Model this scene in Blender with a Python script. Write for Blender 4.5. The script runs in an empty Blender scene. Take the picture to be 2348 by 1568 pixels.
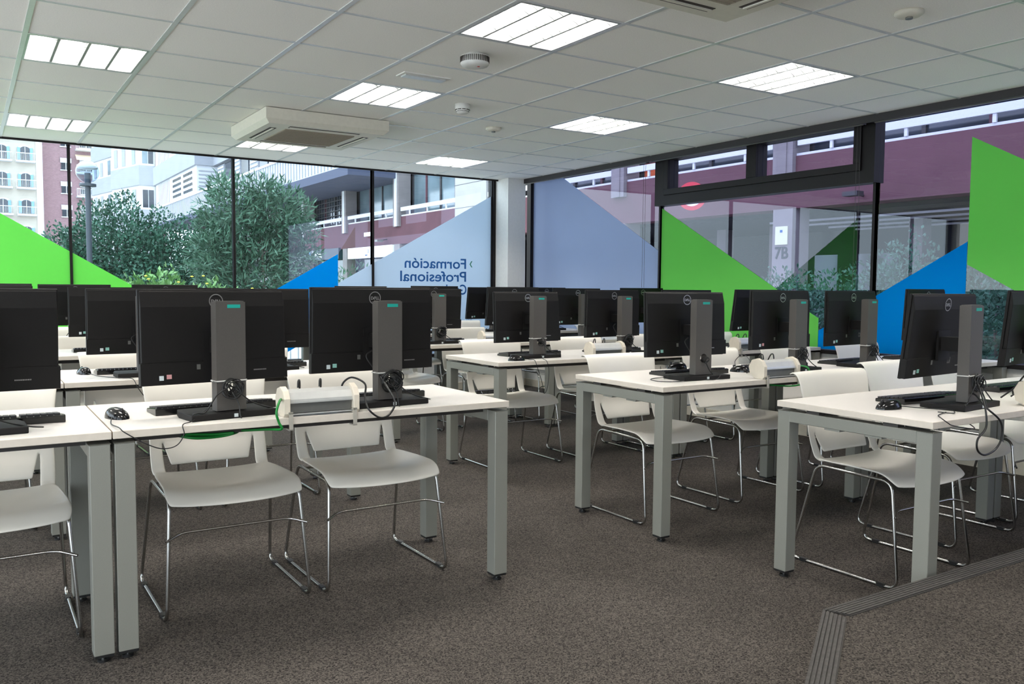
import bpy, bmesh, math, random
from mathutils import Vector, Matrix, Euler

PI = math.pi
sc = bpy.context.scene
COL = sc.collection
random.seed(7)

# ------------------------------------------------------------------ camera
FPX, HC = 1956.17, 1.20
CX, CY = -3.2907, -3.8191
YAW, PITCH, ROLL = 0.5697, -0.0640, -0.0075
fw = Vector((math.sin(YAW) * math.cos(PITCH), math.cos(YAW) * math.cos(PITCH), math.sin(PITCH)))
rt = Vector((math.cos(YAW), -math.sin(YAW), 0))
dn = fw.cross(rt)
c_, s_ = math.cos(ROLL), math.sin(ROLL)
rt2 = c_ * rt + s_ * dn
dn2 = -s_ * rt + c_ * dn
cam = bpy.data.cameras.new('camera')
cam.sensor_width = 36.0
cam.lens = FPX / 2348 * 36.0
cam.clip_end = 500
camo = bpy.data.objects.new('camera', cam)
COL.objects.link(camo)
M = Matrix(((rt2.x, -dn2.x, -fw.x, CX), (rt2.y, -dn2.y, -fw.y, CY), (rt2.z, -dn2.z, -fw.z, HC), (0, 0, 0, 1)))
camo.matrix_world = M
sc.camera = camo

# ------------------------------------------------------------------ world and exposure
sc.view_settings.view_transform = 'Standard'
sc.view_settings.look = 'None'
sc.view_settings.gamma = 1
sc.view_settings.use_curve_mapping = False
sc.view_settings.exposure = 0.38
w = bpy.data.worlds.new('overcast_sky')
sc.world = w
w.use_nodes = True
bg = w.node_tree.nodes['Background']
bg.inputs[0].default_value = (0.80, 0.905, 1.0, 1)
bg.inputs[1].default_value = 3.4
sc.cycles.max_bounces = 8
sc.cycles.transparent_max_bounces = 16
sc.cycles.caustics_reflective = False
sc.cycles.caustics_refractive = False
sc.cycles.sample_clamp_indirect = 4.0
TUBE = 170.0        # fluorescent tubes in the ceiling panels
LAMP = 0.9          # strength of the ceiling panels

# ------------------------------------------------------------------ materials
def srgb(r, g, b):
    f = lambda c: (c / 255 / 12.92) if c / 255 <= 0.04045 else ((c / 255 + 0.055) / 1.055) ** 2.4
    return (f(r), f(g), f(b), 1)

def mat(name, rgb, rough=0.5, metal=0.0, spec=0.5, noise=None, bump=None, trans=None):
    """noise=(scale, amount): mottled colour; bump=(scale, strength)"""
    m = bpy.data.materials.new(name); m.use_nodes = True
    nt = m.node_tree; N = nt.nodes; L = nt.links
    p = N['Principled BSDF']
    c = srgb(*rgb)
    p.inputs['Base Color'].default_value = c
    p.inputs['Roughness'].default_value = rough
    p.inputs['Metallic'].default_value = metal
    p.inputs['Specular IOR Level'].default_value = spec
    tc = N.new('ShaderNodeTexCoord')
    sc_, am = noise if noise else (40, 0.03)
    n = N.new('ShaderNodeTexNoise'); n.inputs['Scale'].default_value = sc_; n.inputs['Detail'].default_value = 3
    L.new(tc.outputs['Object'], n.inputs['Vector'])
    r = N.new('ShaderNodeMapRange'); r.inputs['From Min'].default_value = 0.3; r.inputs['From Max'].default_value = 0.7
    r.inputs['To Min'].default_value = 1 - am; r.inputs['To Max'].default_value = 1 + am
    L.new(n.outputs['Fac'], r.inputs['Value'])
    mx = N.new('ShaderNodeVectorMath'); mx.operation = 'SCALE'
    mx.inputs[0].default_value = c[:3]
    L.new(r.outputs[0], mx.inputs['Scale'])
    L.new(mx.outputs[0], p.inputs['Base Color'])
    if bump:
        n2 = N.new('ShaderNodeTexNoise'); n2.inputs['Scale'].default_value = bump[0]
        L.new(tc.outputs['Object'], n2.inputs['Vector'])
        b = N.new('ShaderNodeBump'); b.inputs['Strength'].default_value = bump[1]; b.inputs['Distance'].default_value = 0.002
        L.new(n2.outputs['Fac'], b.inputs['Height']); L.new(b.outputs[0], p.inputs['Normal'])
    return m

def emis(name, rgb, strength):
    m = bpy.data.materials.new(name); m.use_nodes = True
    nt = m.node_tree; nt.nodes.clear()
    e = nt.nodes.new('ShaderNodeEmission'); o = nt.nodes.new('ShaderNodeOutputMaterial')
    e.inputs[0].default_value = rgb; e.inputs[1].default_value = strength
    nt.links.new(e.outputs[0], o.inputs[0])
    return m

def glass_mat(name, tint, refl=1.0):
    m = bpy.data.materials.new(name); m.use_nodes = True
    nt = m.node_tree; nt.nodes.clear(); N = nt.nodes; L = nt.links
    o = N.new('ShaderNodeOutputMaterial'); mix = N.new('ShaderNodeMixShader')
    t = N.new('ShaderNodeBsdfTransparent'); t.inputs[0].default_value = tint
    g = N.new('ShaderNodeBsdfGlossy'); g.inputs['Roughness'].default_value = 0.0
    g.inputs[0].default_value = (1, 1, 1, 1)
    f = N.new('ShaderNodeFresnel'); f.inputs[0].default_value = 1.5
    mm = N.new('ShaderNodeMath'); mm.operation = 'MULTIPLY'; mm.inputs[1].default_value = refl
    ge = N.new('ShaderNodeNewGeometry'); inv = N.new('ShaderNodeMath'); inv.operation = 'SUBTRACT'; inv.inputs[0].default_value = 1.0
    L.new(ge.outputs['Backfacing'], inv.inputs[1])
    m2 = N.new('ShaderNodeMath'); m2.operation = 'MULTIPLY'
    L.new(f.outputs[0], mm.inputs[0]); L.new(mm.outputs[0], m2.inputs[0]); L.new(inv.outputs[0], m2.inputs[1]); L.new(m2.outputs[0], mix.inputs[0])
    L.new(t.outputs[0], mix.inputs[1]); L.new(g.outputs[0], mix.inputs[2]); L.new(mix.outputs[0], o.inputs[0])
    return m

def film_mat(name, rgb, trans=0.6):
    m = bpy.data.materials.new(name); m.use_nodes = True
    nt = m.node_tree; nt.nodes.clear(); N = nt.nodes; L = nt.links
    o = N.new('ShaderNodeOutputMaterial'); mix = N.new('ShaderNodeMixShader'); mix.inputs[0].default_value = trans
    d = N.new('ShaderNodeBsdfDiffuse'); t = N.new('ShaderNodeBsdfTranslucent')
    n = N.new('ShaderNodeTexNoise'); n.inputs['Scale'].default_value = 1.5
    tc = N.new('ShaderNodeTexCoord'); L.new(tc.outputs['Object'], n.inputs['Vector'])
    r = N.new('ShaderNodeMapRange'); r.inputs['To Min'].default_value = 0.95; r.inputs['To Max'].default_value = 1.05
    L.new(n.outputs['Fac'], r.inputs['Value'])
    v = N.new('ShaderNodeVectorMath'); v.operation = 'SCALE'; v.inputs[0].default_value = srgb(*rgb)[:3]
    L.new(r.outputs[0], v.inputs['Scale'])
    L.new(v.outputs[0], d.inputs[0]); L.new(v.outputs[0], t.inputs[0])
    L.new(d.outputs[0], mix.inputs[1]); L.new(t.outputs[0], mix.inputs[2]); L.new(mix.outputs[0], o.inputs[0])
    return m

def carpet_mat(name, a, b, scale=330, stripe=False):
    m = bpy.data.materials.new(name); m.use_nodes = True
    nt = m.node_tree; N = nt.nodes; L = nt.links
    p = N['Principled BSDF']; p.inputs['Roughness'].default_value = 0.95; p.inputs['Specular IOR Level'].default_value = 0.15
    tc = N.new('ShaderNodeTexCoord')
    n = N.new('ShaderNodeTexVoronoi'); n.inputs['Scale'].default_value = scale
    L.new(tc.outputs['Object'], n.inputs['Vector'])
    sx = N.new('ShaderNodeSeparateXYZ'); L.new(n.outputs['Color'], sx.inputs[0])
    cr = N.new('ShaderNodeValToRGB')
    cr.color_ramp.elements[0].position = 0.0; cr.color_ramp.elements[0].color = srgb(*a)
    cr.color_ramp.elements[1].position = 1.0; cr.color_ramp.elements[1].color = srgb(*b)
    L.new(sx.outputs[0], cr.inputs[0])
    n2 = N.new('ShaderNodeTexNoise'); n2.inputs['Scale'].default_value = 2.2; n2.inputs['Detail'].default_value = 4
    L.new(tc.outputs['Object'], n2.inputs['Vector'])
    r = N.new('ShaderNodeMapRange'); r.inputs['From Min'].default_value = 0.3; r.inputs['From Max'].default_value = 0.7
    r.inputs['To Min'].default_value = 0.88; r.inputs['To Max'].default_value = 1.12
    L.new(n2.outputs['Fac'], r.inputs['Value'])
    v = N.new('ShaderNodeVectorMath'); v.operation = 'SCALE'
    L.new(cr.outputs[0], v.inputs[0]); L.new(r.outputs[0], v.inputs['Scale'])
    L.new(v.outputs[0], p.inputs['Base Color'])
    return m

def brick_mat(name, rgb, mortar, scale, axis='XZ'):
    m = bpy.data.materials.new(name); m.use_nodes = True
    nt = m.node_tree; N = nt.nodes; L = nt.links
    p = N['Principled BSDF']; p.inputs['Roughness'].default_value = 0.9
    tc = N.new('ShaderNodeTexCoord'); sp = N.new('ShaderNodeSeparateXYZ'); cb = N.new('ShaderNodeCombineXYZ')
    L.new(tc.outputs['Object'], sp.inputs[0])
    L.new(sp.outputs['X' if axis[0] == 'X' else 'Y'], cb.inputs[0]); L.new(sp.outputs['Z'], cb.inputs[1])
    b = N.new('ShaderNodeTexBrick'); b.inputs['Scale'].default_value = scale
    c = srgb(*rgb)
    b.inputs['Color1'].default_value = c; b.inputs['Color2'].default_value = (c[0] * .8, c[1] * .8, c[2] * .8, 1)
    b.inputs['Mortar'].default_value = srgb(*mortar)
    L.new(cb.outputs[0], b.inputs['Vector']); L.new(b.outputs[0], p.inputs['Base Color'])
    return m

MT = dict(
    carpet2=carpet_mat('platform_carpet', (24, 22, 20), (86, 80, 74), 240),
    carpet=carpet_mat('charcoal_carpet', (28, 25, 24), (94, 88, 82), 240),
    trimrib=mat('ribbed_grey_edge_strip', (60, 57, 54), 0.8, noise=(60, .25)),
    ceil=mat('mineral_ceiling_tile', (246, 241, 233), 0.9, noise=(160, .05), bump=(220, .25)),
    tbar=mat('ceiling_grid_bar', (196, 196, 194), 0.32, spec=0.5),
    wall=mat('white_wall_paint', (222, 220, 214), 0.8),
    cream=mat('cream_skirting', (216, 208, 190), 0.6),
    frame=mat('dark_brown_window_frame', (24, 20, 20), 0.5, spec=0.25),
    blind=mat('dark_blind_rail', (40, 37, 38), 0.6),
    top=mat('white_laminate', (222, 217, 210), 0.42, noise=(3, .02)),
    edge=mat('laminate_edge', (214, 204, 190), 0.5),
    leg=mat('silver_grey_powder_coat', (142, 142, 134), 0.42, metal=0.25, noise=(400, .04)),
    legdark=mat('dark_steel_beam', (62, 58, 55), 0.5),
    foot=mat('black_plastic_foot', (24, 24, 24), 0.5),
    shell=mat('white_chair_shell', (238, 233, 222), 0.38, noise=(6, .02), bump=(900, .08)),
    chrome=mat('brushed_chrome_tube', (190, 188, 184), 0.22, metal=1.0),
    black=mat('matt_black_plastic', (19, 17, 16), 0.6, spec=0.25, noise=(500, .12), bump=(700, .15)),
    gloss=mat('glossy_black_plastic', (16, 16, 17), 0.15),
    stand=mat('dark_grey_stand', (78, 74, 70), 0.55, noise=(500, .06), bump=(700, .1)),
    key=mat('keyboard_keys', (38, 37, 39), 0.45),
    cable=mat('black_cable', (18, 18, 18), 0.4),
    gcable=mat('green_network_cable', (24, 128, 50), 0.4),
    teal=mat('teal_label', (16, 166, 150), 0.5),
    logo=mat('silver_emblem', (160, 158, 155), 0.35, metal=0.6),
    stk=mat('pale_sticker', (205, 214, 214), 0.5),
    stkg=mat('green_sticker', (140, 190, 178), 0.5),
    stkp=mat('pink_sticker', (206, 150, 150), 0.5),
    tie=mat('white_cable_tie', (214, 212, 206), 0.5),
    alu=mat('brushed_aluminium', (208, 208, 204), 0.35, metal=0.4),
    aludk=mat('dark_aluminium', (120, 120, 116), 0.4, metal=0.5),  # darker grey aluminium for socket plates, bars and sensors
    cap=mat('ivory_plastic_cap', (228, 217, 198), 0.5),
    screen=mat('black_screen', (8, 8, 9), 0.12),
    ac=mat('cream_air_conditioner', (214, 208, 192), 0.55),
    acgr=mat('beige_return_grille', (150, 140, 124), 0.8, noise=(300, .2)),
    dark=mat('dark_slot', (52, 42, 36), 0.7),
    red=mat('red_indicator', (190, 60, 50), 0.5),
    clampg=mat('grey_clamp', (176, 170, 158), 0.5),
    spine=mat('satin_grey_spine', (130, 134, 132), 0.5),
    louvre=mat('white_louvre', (146, 148, 148), 0.3),
    lamp=emis('reflector_glow', (1.0, 0.975, 0.93, 1), LAMP),
    tube=emis('fluorescent_glow', (1.0, 0.962, 0.905, 1), TUBE),
    glass=glass_mat('window_glass_back', (0.92, 0.97, 1.0, 1), 1.3),
    glassr=glass_mat('window_glass_right', (0.72, 0.73, 0.86, 1), 1.15),
    fgreen=film_mat('green_film', (146, 226, 122), .62),
    fblue=film_mat('blue_film', (10, 166, 222), .62),
    fgrey=film_mat('pale_blue_film', (208, 219, 230), .62),
    fgreyr=film_mat('grey_blue_film', (196, 209, 226), .62),
    navy=mat('navy_lettering', (14, 84, 148), 0.6),
    chev=mat('green_lettering', (30, 120, 90), 0.6),
)

# ------------------------------------------------------------------ mesh builder
class MB:
    def __init__(s):
        s.v = []; s.f = []; s.mi = []; s.sm = []; s.m = []
    def _m(s, mt):
        if mt not in s.m: s.m.append(mt)
        return s.m.index(mt)
    def add(s, verts, faces, mt, smooth=False, M=None):
        b = len(s.v); i = s._m(mt)
        for p in verts:
            s.v.append(tuple(M @ Vector(p)) if M else tuple(p))
        for f in faces:
            s.f.append([b + k for k in f]); s.mi.append(i); s.sm.append(smooth)
        return s
    def box(s, x0, x1, y0, y1, z0, z1, mt, M=None, top=None):
        vs = [(x0, y0, z0), (x1, y0, z0), (x1, y1, z0), (x0, y1, z0), (x0, y0, z1), (x1, y0, z1), (x1, y1, z1), (x0, y1, z1)]
        s.add(vs, [(0, 3, 2, 1), (0, 1, 5, 4), (1, 2, 6, 5), (2, 3, 7, 6), (3, 0, 4, 7)], mt, M=M)
        s.add([vs[k] for k in (4, 5, 6, 7)], [(0, 1, 2, 3)], top or mt, M=M) if top else s.add(vs[4:], [(0, 1, 2, 3)], mt, M=M)
        return s
    def cyl(s, c, r, h, mt, n=20, axis='z', r2=None, M=None, smooth=True):
        r2 = r if r2 is None else r2
        vs = []
        for k in range(n):
            a = 2 * PI * k / n; ca, sa = math.cos(a), math.sin(a)
            for rr, hh in ((r, 0), (r2, h)):
                p = (rr * ca, rr * sa, hh)
                if axis == 'y': p = (rr * ca, hh, -rr * sa)
                if axis == 'x': p = (hh, rr * ca, rr * sa)
                vs.append((c[0] + p[0], c[1] + p[1], c[2] + p[2]))
        fs = [(2 * k, 2 * ((k + 1) % n), 2 * ((k + 1) % n) + 1, 2 * k + 1) for k in range(n)]
        s.add(vs, fs, mt, smooth, M)
        s.add([vs[2 * k + 1] for k in range(n)], [tuple(range(n))], mt, M=M)
        s.add([vs[2 * k] for k in range(n)], [tuple(reversed(range(n)))], mt, M=M)
        return s
    def lathe(s, c, prof, mt, n=32, M=None):
        vs = []; k_ = len(prof)
        for k in range(n):
            a = 2 * PI * k / n
            for r, z in prof: vs.append((c[0] + r * math.cos(a), c[1] + r * math.sin(a), c[2] + z))
        fs = []
        for k in range(n):
            for q in range(k_ - 1):
                a = k * k_ + q; b = ((k + 1) % n) * k_ + q
                fs.append((a, b, b + 1, a + 1))
        s.add(vs, fs, mt, True, M)
        return s
    def prism(s, poly, a0, a1, mt, plane='xz', M=None):
        """poly in plane, extruded along the third axis from a0 to a1"""
        n = len(poly)
        def P(p, a): return {'xz': (p[0], a, p[1]), 'yz': (a, p[0], p[1]), 'xy': (p[0], p[1], a)}[plane]
        vs = [P(p, a0) for p in poly] + [P(p, a1) for p in poly]
        fs = [tuple(range(n)), tuple(range(2 * n - 1, n - 1, -1))] + [(k, n + k, n + (k + 1) % n, (k + 1) % n) for k in range(n)]
        s.add(vs, fs, mt, M=M)
        return s
    def tube(s, pts, r, mt, n=8, closed=False, M=None):
        pts = [Vector(p) for p in pts]
        N = len(pts); rings = []; up = None
        for i in range(N):
            if closed: t = pts[(i + 1) % N] - pts[i - 1]
            else: t = pts[min(i + 1, N - 1)] - pts[max(i - 1, 0)]
            if t.length < 1e-9: t = Vector((0, 0, 1))
            t.normalize()
            if up is None:
                up = Vector((0, 0, 1)) if abs(t.z) < .9 else Vector((1, 0, 0))
            a = t.cross(up)
            if a.length < 1e-4: a = t.cross(Vector((0, 1, 0)))
            a.normalize(); b = a.cross(t).normalized(); up = b
            rings.append([pts[i] + r * (math.cos(2 * PI * k / n) * a + math.sin(2 * PI * k / n) * b) for k in range(n)])
        vs = [tuple(p) for rg in rings for p in rg]; fs = []
        for i in range(N if closed else N - 1):
            j = (i + 1) % N
            for k in range(n):
                fs.append((i * n + k, i * n + (k + 1) % n, j * n + (k + 1) % n, j * n + k))
        s.add(vs, fs, mt, True, M)
        if not closed:
            s.add(rings[0], [tuple(range(n))], mt, M=M); s.add(rings[-1], [tuple(range(n))], mt, M=M)
        return s
    def mesh(s, name):
        me = bpy.data.meshes.new(name)
        me.from_pydata(s.v, [], s.f)
        for m in s.m: me.materials.append(MT[m] if isinstance(m, str) else m)
        me.polygons.foreach_set('material_index', s.mi)
        me.polygons.foreach_set('use_smooth', s.sm)
        me.update()
        bm = bmesh.new(); bm.from_mesh(me); bmesh.ops.recalc_face_normals(bm, faces=bm.faces); bm.to_mesh(me); bm.free()
        return me

def smooth_path(pts, k=6, closed=False):
    """Catmull-Rom"""
    P = [Vector(p) for p in pts]; out = []; n = len(P)
    rng = range(n) if closed else range(n - 1)
    for i in rng:
        p0 = P[i - 1] if (closed or i > 0) else P[0]
        p1 = P[i]; p2 = P[(i + 1) % n]
        p3 = P[(i + 2) % n] if (closed or i + 2 < n) else P[-1]
        for q in range(k):
            t = q / k
            out.append(0.5 * ((2 * p1) + (p2 - p0) * t + (2 * p0 - 5 * p1 + 4 * p2 - p3) * t * t + (3 * p1 - p0 - 3 * p2 + p3) * t ** 3))
    if not closed: out.append(P[-1])
    return out

def round_path(pts, r, k=5, closed=False):
    """polyline with rounded corners"""
    P = [Vector(p) for p in pts]; n = len(P); out = []
    for i in range(n):
        if not closed and i in (0, n - 1): out.append(P[i]); continue
        a = (P[i - 1] - P[i]); b = (P[(i + 1) % n] - P[i])
        rr = min(r, a.length * .45, b.length * .45)
        s0 = P[i] + a.normalized() * rr; s1 = P[i] + b.normalized() * rr
        for q in range(k + 1):
            t = q / k
            out.append((1 - t) ** 2 * s0 + 2 * t * (1 - t) * P[i] + t * t * s1)
    return out

def ob(name, me, parent=None, bevel=0, seg=2, loc=None):
    o = bpy.data.objects.new(name, me if not isinstance(me, MB) else me.mesh(name))
    COL.objects.link(o)
    if parent: o.parent = parent
    if loc: o.location = loc
    if bevel:
        b = o.modifiers.new('bevel', 'BEVEL'); b.width = bevel; b.segments = seg; b.limit_method = 'ANGLE'; b.angle_limit = 0.7
    return o
def tag(o, label=None, cat=None, group=None, kind=None):
    if label: o['label'] = label
    if cat: o['category'] = cat
    if group: o['group'] = group
    if kind: o['kind'] = kind
    return o
def empty(name, loc=(0, 0, 0), rz=0, **k):
    o = bpy.data.objects.new(name, None); COL.objects.link(o)
    o.location = loc; o.rotation_euler = (0, 0, rz); o.empty_display_size = .05
    return tag(o, **k)
def struct(name, me, bevel=0, parent=None):
    o = ob(name, me, parent, bevel)
    if not parent: o['kind'] = 'structure'
    return o
def bev(me, w=.003, seg=2):
    """bake a bevel into mesh data"""
    bm = bmesh.new(); bm.from_mesh(me)
    bmesh.ops.remove_doubles(bm, verts=bm.verts, dist=1e-5)
    es = [e for e in bm.edges if len(e.link_faces) == 2 and e.calc_face_angle(0) > .6]
    bmesh.ops.bevel(bm, geom=es, offset=w, segments=seg, profile=.5, affect='EDGES', clamp_overlap=True)
    bm.to_mesh(me); bm.free(); return me
def text_mesh(body, size, mt, depth=.001, mirror=False, align='LEFT', bold=0.0, flip_y=False):
    cu = bpy.data.curves.new('lettering', 'FONT'); cu.body = body; cu.size = size; cu.extrude = depth
    cu.align_x = align; cu.offset = bold; cu.resolution_u = 4
    o = bpy.data.objects.new('lettering', cu); COL.objects.link(o)
    dg = bpy.context.evaluated_depsgraph_get(); dg.update()
    me = bpy.data.meshes.new_from_object(o.evaluated_get(dg))
    bpy.data.objects.remove(o, do_unlink=True)
    me.materials.clear(); me.materials.append(MT[mt])
    # stand the text up in the x-z plane, facing -y
    R = Matrix.Rotation(PI / 2, 4, 'X')
    if mirror: R = Matrix.Scale(-1, 4, (1, 0, 0)) @ R
    me.transform(R)
    if mirror: me.flip_normals()
    me.update()
    return me

#@@STRUCTURE
# ================================================================== the room
XL, XR, YF, YB = -6.6, 2.5, -6.4, 4.9      # left wall, right glazing, wall behind the camera, back glazing
ZC = 2.4624                                 # ceiling height
XCE, YCE = 2.25, 4.82                       # where the suspended ceiling stops short of the glazing
ZS = 2.66                                   # soffit above the recess

b = MB(); b.box(XL - .1, XR + .1, YF - .1, YB + .1, -.12, 0, 'carpet'); struct('floor', b)

# platform in the near right corner, with ribbed edge strip
PZ = .2
P0, P1, P2 = (-1.06, -2.150), (2.49, -2.150), (-2.35, -2.985)
dx, dy = P2[0] - P0[0], P2[1] - P0[1]; ln = math.hypot(dx, dy); P3 = (P0[0] + dx / ln * 4.4, P0[1] + dy / ln * 4.4)
b = MB(); b.prism([P0, P1, (2.49, YF + .01), (P3[0], YF + .01), P3], .0, PZ - .004, 'carpet2', 'xy')
plat = ob('platform', b); tag(plat, 'low carpeted platform with ribbed edge strip, near right corner of the room', 'platform')
def strip(p, q, side, n=6, wd=.072):
    """ribbed nosing running p->q, lying towards `side`"""
    bb = MB(); px, py = p; qx, qy = q; d = Vector((qx - px, qy - py, 0)); L_ = d.length; d.normalize(); s = Vector((side[0], side[1], 0)).normalized()
    for k in range(n):
        w0 = wd * k / n; w1 = wd * (k + .72) / n
        poly = []
        for a, w_ in ((0, w0), (L_, w0), (L_, w1), (0, w1)):
            # mitre at p: shift the start along the direction
            sh = w_ * .55 if a == 0 else 0
            v = Vector((px, py, 0)) + d * (a + sh) + s * w_; poly.append((v.x, v.y))
        bb.prism(poly, PZ - .004, PZ + .003, 'trimrib', 'xy')
    poly = []
    for a, w_ in ((0, 0), (L_, 0), (L_, wd), (0, wd)):
        sh = w_ * .55 if a == 0 else 0
        v = Vector((px, py, 0)) + d * (a + sh) + s * w_; poly.append((v.x, v.y))
    bb.prism(poly, PZ - .03, PZ - .001, 'trimrib', 'xy')
    return bb
ob('edge_strip', strip(P0, P1, (0, -1)), plat)
dd = Vector((P3[0] - P0[0], P3[1] - P0[1], 0)).normalized()
ob('edge_strip', strip(P0, P3, (-dd.y, dd.x)), plat)

# ---- ceiling: real tiles with openings where the light panels sit
LIGHTS = [(i, j) for i in (-8, -5, -2, 1) for j in (6, 3, 0, -3, -7)]      # grid cell (x index, y index towards the camera)
xs = [XL] + [i * .6 for i in range(-10, 4)] + [XCE]
ys = [YF] + [-j * .6 for j in range(10, -9, -1) if YF < -j * .6 < YCE - .05] + [YCE]
b = MB(); g = MB()
cells = {(i, j) for i, j in LIGHTS}
for a in range(len(xs) - 1):
    for c in range(len(ys) - 1):
        x0, x1, y0, y1 = xs[a], xs[a + 1], ys[c], ys[c + 1]
        i = round(x0 / .6); j = -round(y1 / .6)
        if (i, j) in cells and abs(x0 - i * .6) < .01 and abs(y1 + j * .6) < .01: continue
        b.add([(x0, y0, ZC), (x1, y0, ZC), (x1, y1, ZC), (x0, y1, ZC)], [(0, 1, 2, 3)], 'ceil')
b.box(XL, XR + .1, YF, YB + .1, ZS + .06, ZS + .12, 'wall')
struct('ceiling', b)
ceil = bpy.data.objects['ceiling']
for x in xs[1:-1]: g.box(x - .012, x + .012, YF, YCE, ZC - .004, ZC + .01, 'tbar')
for y in ys[1:-1]: g.box(XL, XCE, y - .0085, y + .0085, ZC - .0035, ZC + .01, 'tbar')
o = ob('ceiling_grid', g, ceil)

def wallbox(name, *a, mt='wall'):
    bb = MB(); bb.box(*a, mt); return struct(name, bb)
b = MB(); b.box(XL - .1, XL, YF - .1, YB + .1, 0, .12, 'wall'); b.box(XL - .1, XL, YF - .1, YB + .1, 2.4, ZS + .1, 'wall')
for y in (YF - .1, -3.6, -.7, 2.2, YB - .1): b.box(XL - .1, XL, y, y + .2, .12, 2.4, 'wall')
struct('wall_left', b)  # openings on this unseen side are added to brighten the room
b = MB(); b.box(XL, XR + .1, YF - .1, YF, 0, .3, 'wall'); b.box(XL, XR + .1, YF - .1, YF, 2.4, ZS + .1, 'wall'); b.box(XL, -6.3, YF - .1, YF, .3, 2.4, 'wall'); b.box(-3.4, XR + .1, YF - .1, YF, .3, 2.4, 'wall'); struct('wall_front', b)  # opening added in this unseen wall to throw soft light on the chairs
DR, DB = .69, .40          # dado heights: right, back
wallbox('wall_right', XR, XR + .12, YF, YB + .12, 0, DR)
wallbox('wall_back', XL, XR, YB, YB + .12, 0, DB)
wallbox('trim_7', XR, XR + .12, YF, -4.56, DR, ZS + .1)
b = MB(); b.box(XR - .014, XR, YF, YB, 0, .085, 'cream'); struct('baseboard_right', b)
b = MB(); b.box(XL, XR - .014, YB - .014, YB, 0, .085, 'cream'); struct('baseboard_back', b)
# wall socket in the right dado
b = MB(); b.box(XR - .012, XR - .002, .62, .74, .25, .33, 'aludk'); o = ob('wall_socket', b, bevel=.003)
tag(o, 'small grey socket plate on the low white wall under the right windows', 'socket')
# pelmets at the ceiling edge
b = MB(); b.box(XCE, XCE + .02, YF, YCE + .02, ZC - .052, ZC + .2, 'blind'); struct('trim_1', b)
b = MB(); b.box(XL, XCE + .02, YCE, YCE + .02, ZC - .018, ZC + .2, 'frame'); struct('trim_2', b)
b = MB(); b.box(XL, XR + .12, YCE + .02, YB + .12, ZS, ZS + .06, 'blind'); b.box(XCE + .02, XR + .12, YF, YCE + .02, ZS, ZS + .06, 'blind'); struct('trim_3', b)
# corner column
b = MB(); b.box(2.035, 2.275, 4.60, YB - .005, 0, ZC - .001, 'wall'); struct('trim_4', b)
# ---- glazing
def window(n, axis, a0, a1, z0, z1, gm, mull=.022, left_heavy=0.0, bottom=.03):
    fr = MB(); gl = MB()
    def bx(m, p0, p1, q0, q1, t0, t1, mt):
        if axis == 'x': m.box(XR + t0, XR + t1, p0, p1, q0, q1, mt)
        else: m.box(p0, p1, YB + t0, YB + t1, q0, q1, mt)
    h = mull / 2
    bx(fr, a0 - h, a0 + h + left_heavy, z0, z1, -.010, .045, 'frame')
    bx(fr, a1 - h, a1 + h, z0, z1, -.009, .046, 'frame')
    bx(fr, a0 + h, a1 - h, z0, z0 + bottom, -.028, .09, 'frame')
    bx(fr, a0 + h, a1 - h, z1 - .03, z1, -.028, .09, 'frame')
    bx(gl, a0 + h, a1 - h, z0 + bottom, z1 - .03, .012, .024, gm)
    o = struct('window_%d' % n, fr)
    ob('pane', gl, o)
    return o
WX = [2.0, .48, -1.01, -2.47, -3.95, -5.43, XL + .02]
for k in range(6): window(k + 1, 'y', WX[k + 1], WX[k], DB, ZS, 'glass')
b = MB(); b.box(2.0, 2.05, YB - .03, YB + .09, DB, ZS, 'frame'); struct('trim_5', b)
WY = [4.86, 2.53, .17, -2.19, -4.55]
window(7, 'x', WY[1], WY[0], DR, ZS, 'glassr')
b = MB(); b.box(XR - .03, XR + .09, 4.78, 4.86, DR, ZS, 'frame'); struct('trim_6', b)
wl = window(8, 'x', WY[2], WY[1], DR, 2.04, 'glassr')
window(9, 'x', WY[3], WY[2], DR, ZS, 'glassr')
window(10, 'x', WY[4], WY[3], DR, ZS, 'glassr')
# hopper window: heavy box frame with two small panes
hb = MB(); y0, y1, z0, z1 = .15, 2.56, 2.005, ZS
pn = [(.32, 1.27), (1.38, 2.36)]; pz0, pz1 = 2.155, 2.435
xa, xb = XR - .05, XR + .07
hb.box(xa, xb, y0, y1, z0, pz0, 'frame'); hb.box(xa, xb, y0, y1, pz1, z1, 'frame')
hb.box(xa, xb, y0, pn[0][0], pz0, pz1, 'frame'); hb.box(xa, xb, pn[0][1], pn[1][0], pz0, pz1, 'frame'); hb.box(xa, xb, pn[1][1], y1, pz0, pz1, 'frame')
hop = struct('window_11', hb)
for a, c in pn:
    f = MB(); xx = xa - .022
    f.box(xx, xa, a - .06, c + .06, pz0 - .055, pz0, 'frame'); f.box(xx, xa, a - .06, c + .06, pz1, pz1 + .05, 'frame')
    f.box(xx, xa, a - .06, a, pz0, pz1, 'frame'); f.box(xx, xa, c, c + .06, pz0, pz1, 'frame')
    s_ = ob('sash', f, hop, bevel=.004)
    gl = MB(); gl.box(XR + .01, XR + .02, a, c, pz0, pz1, 'glassr'); ob('pane', gl, hop)
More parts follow.
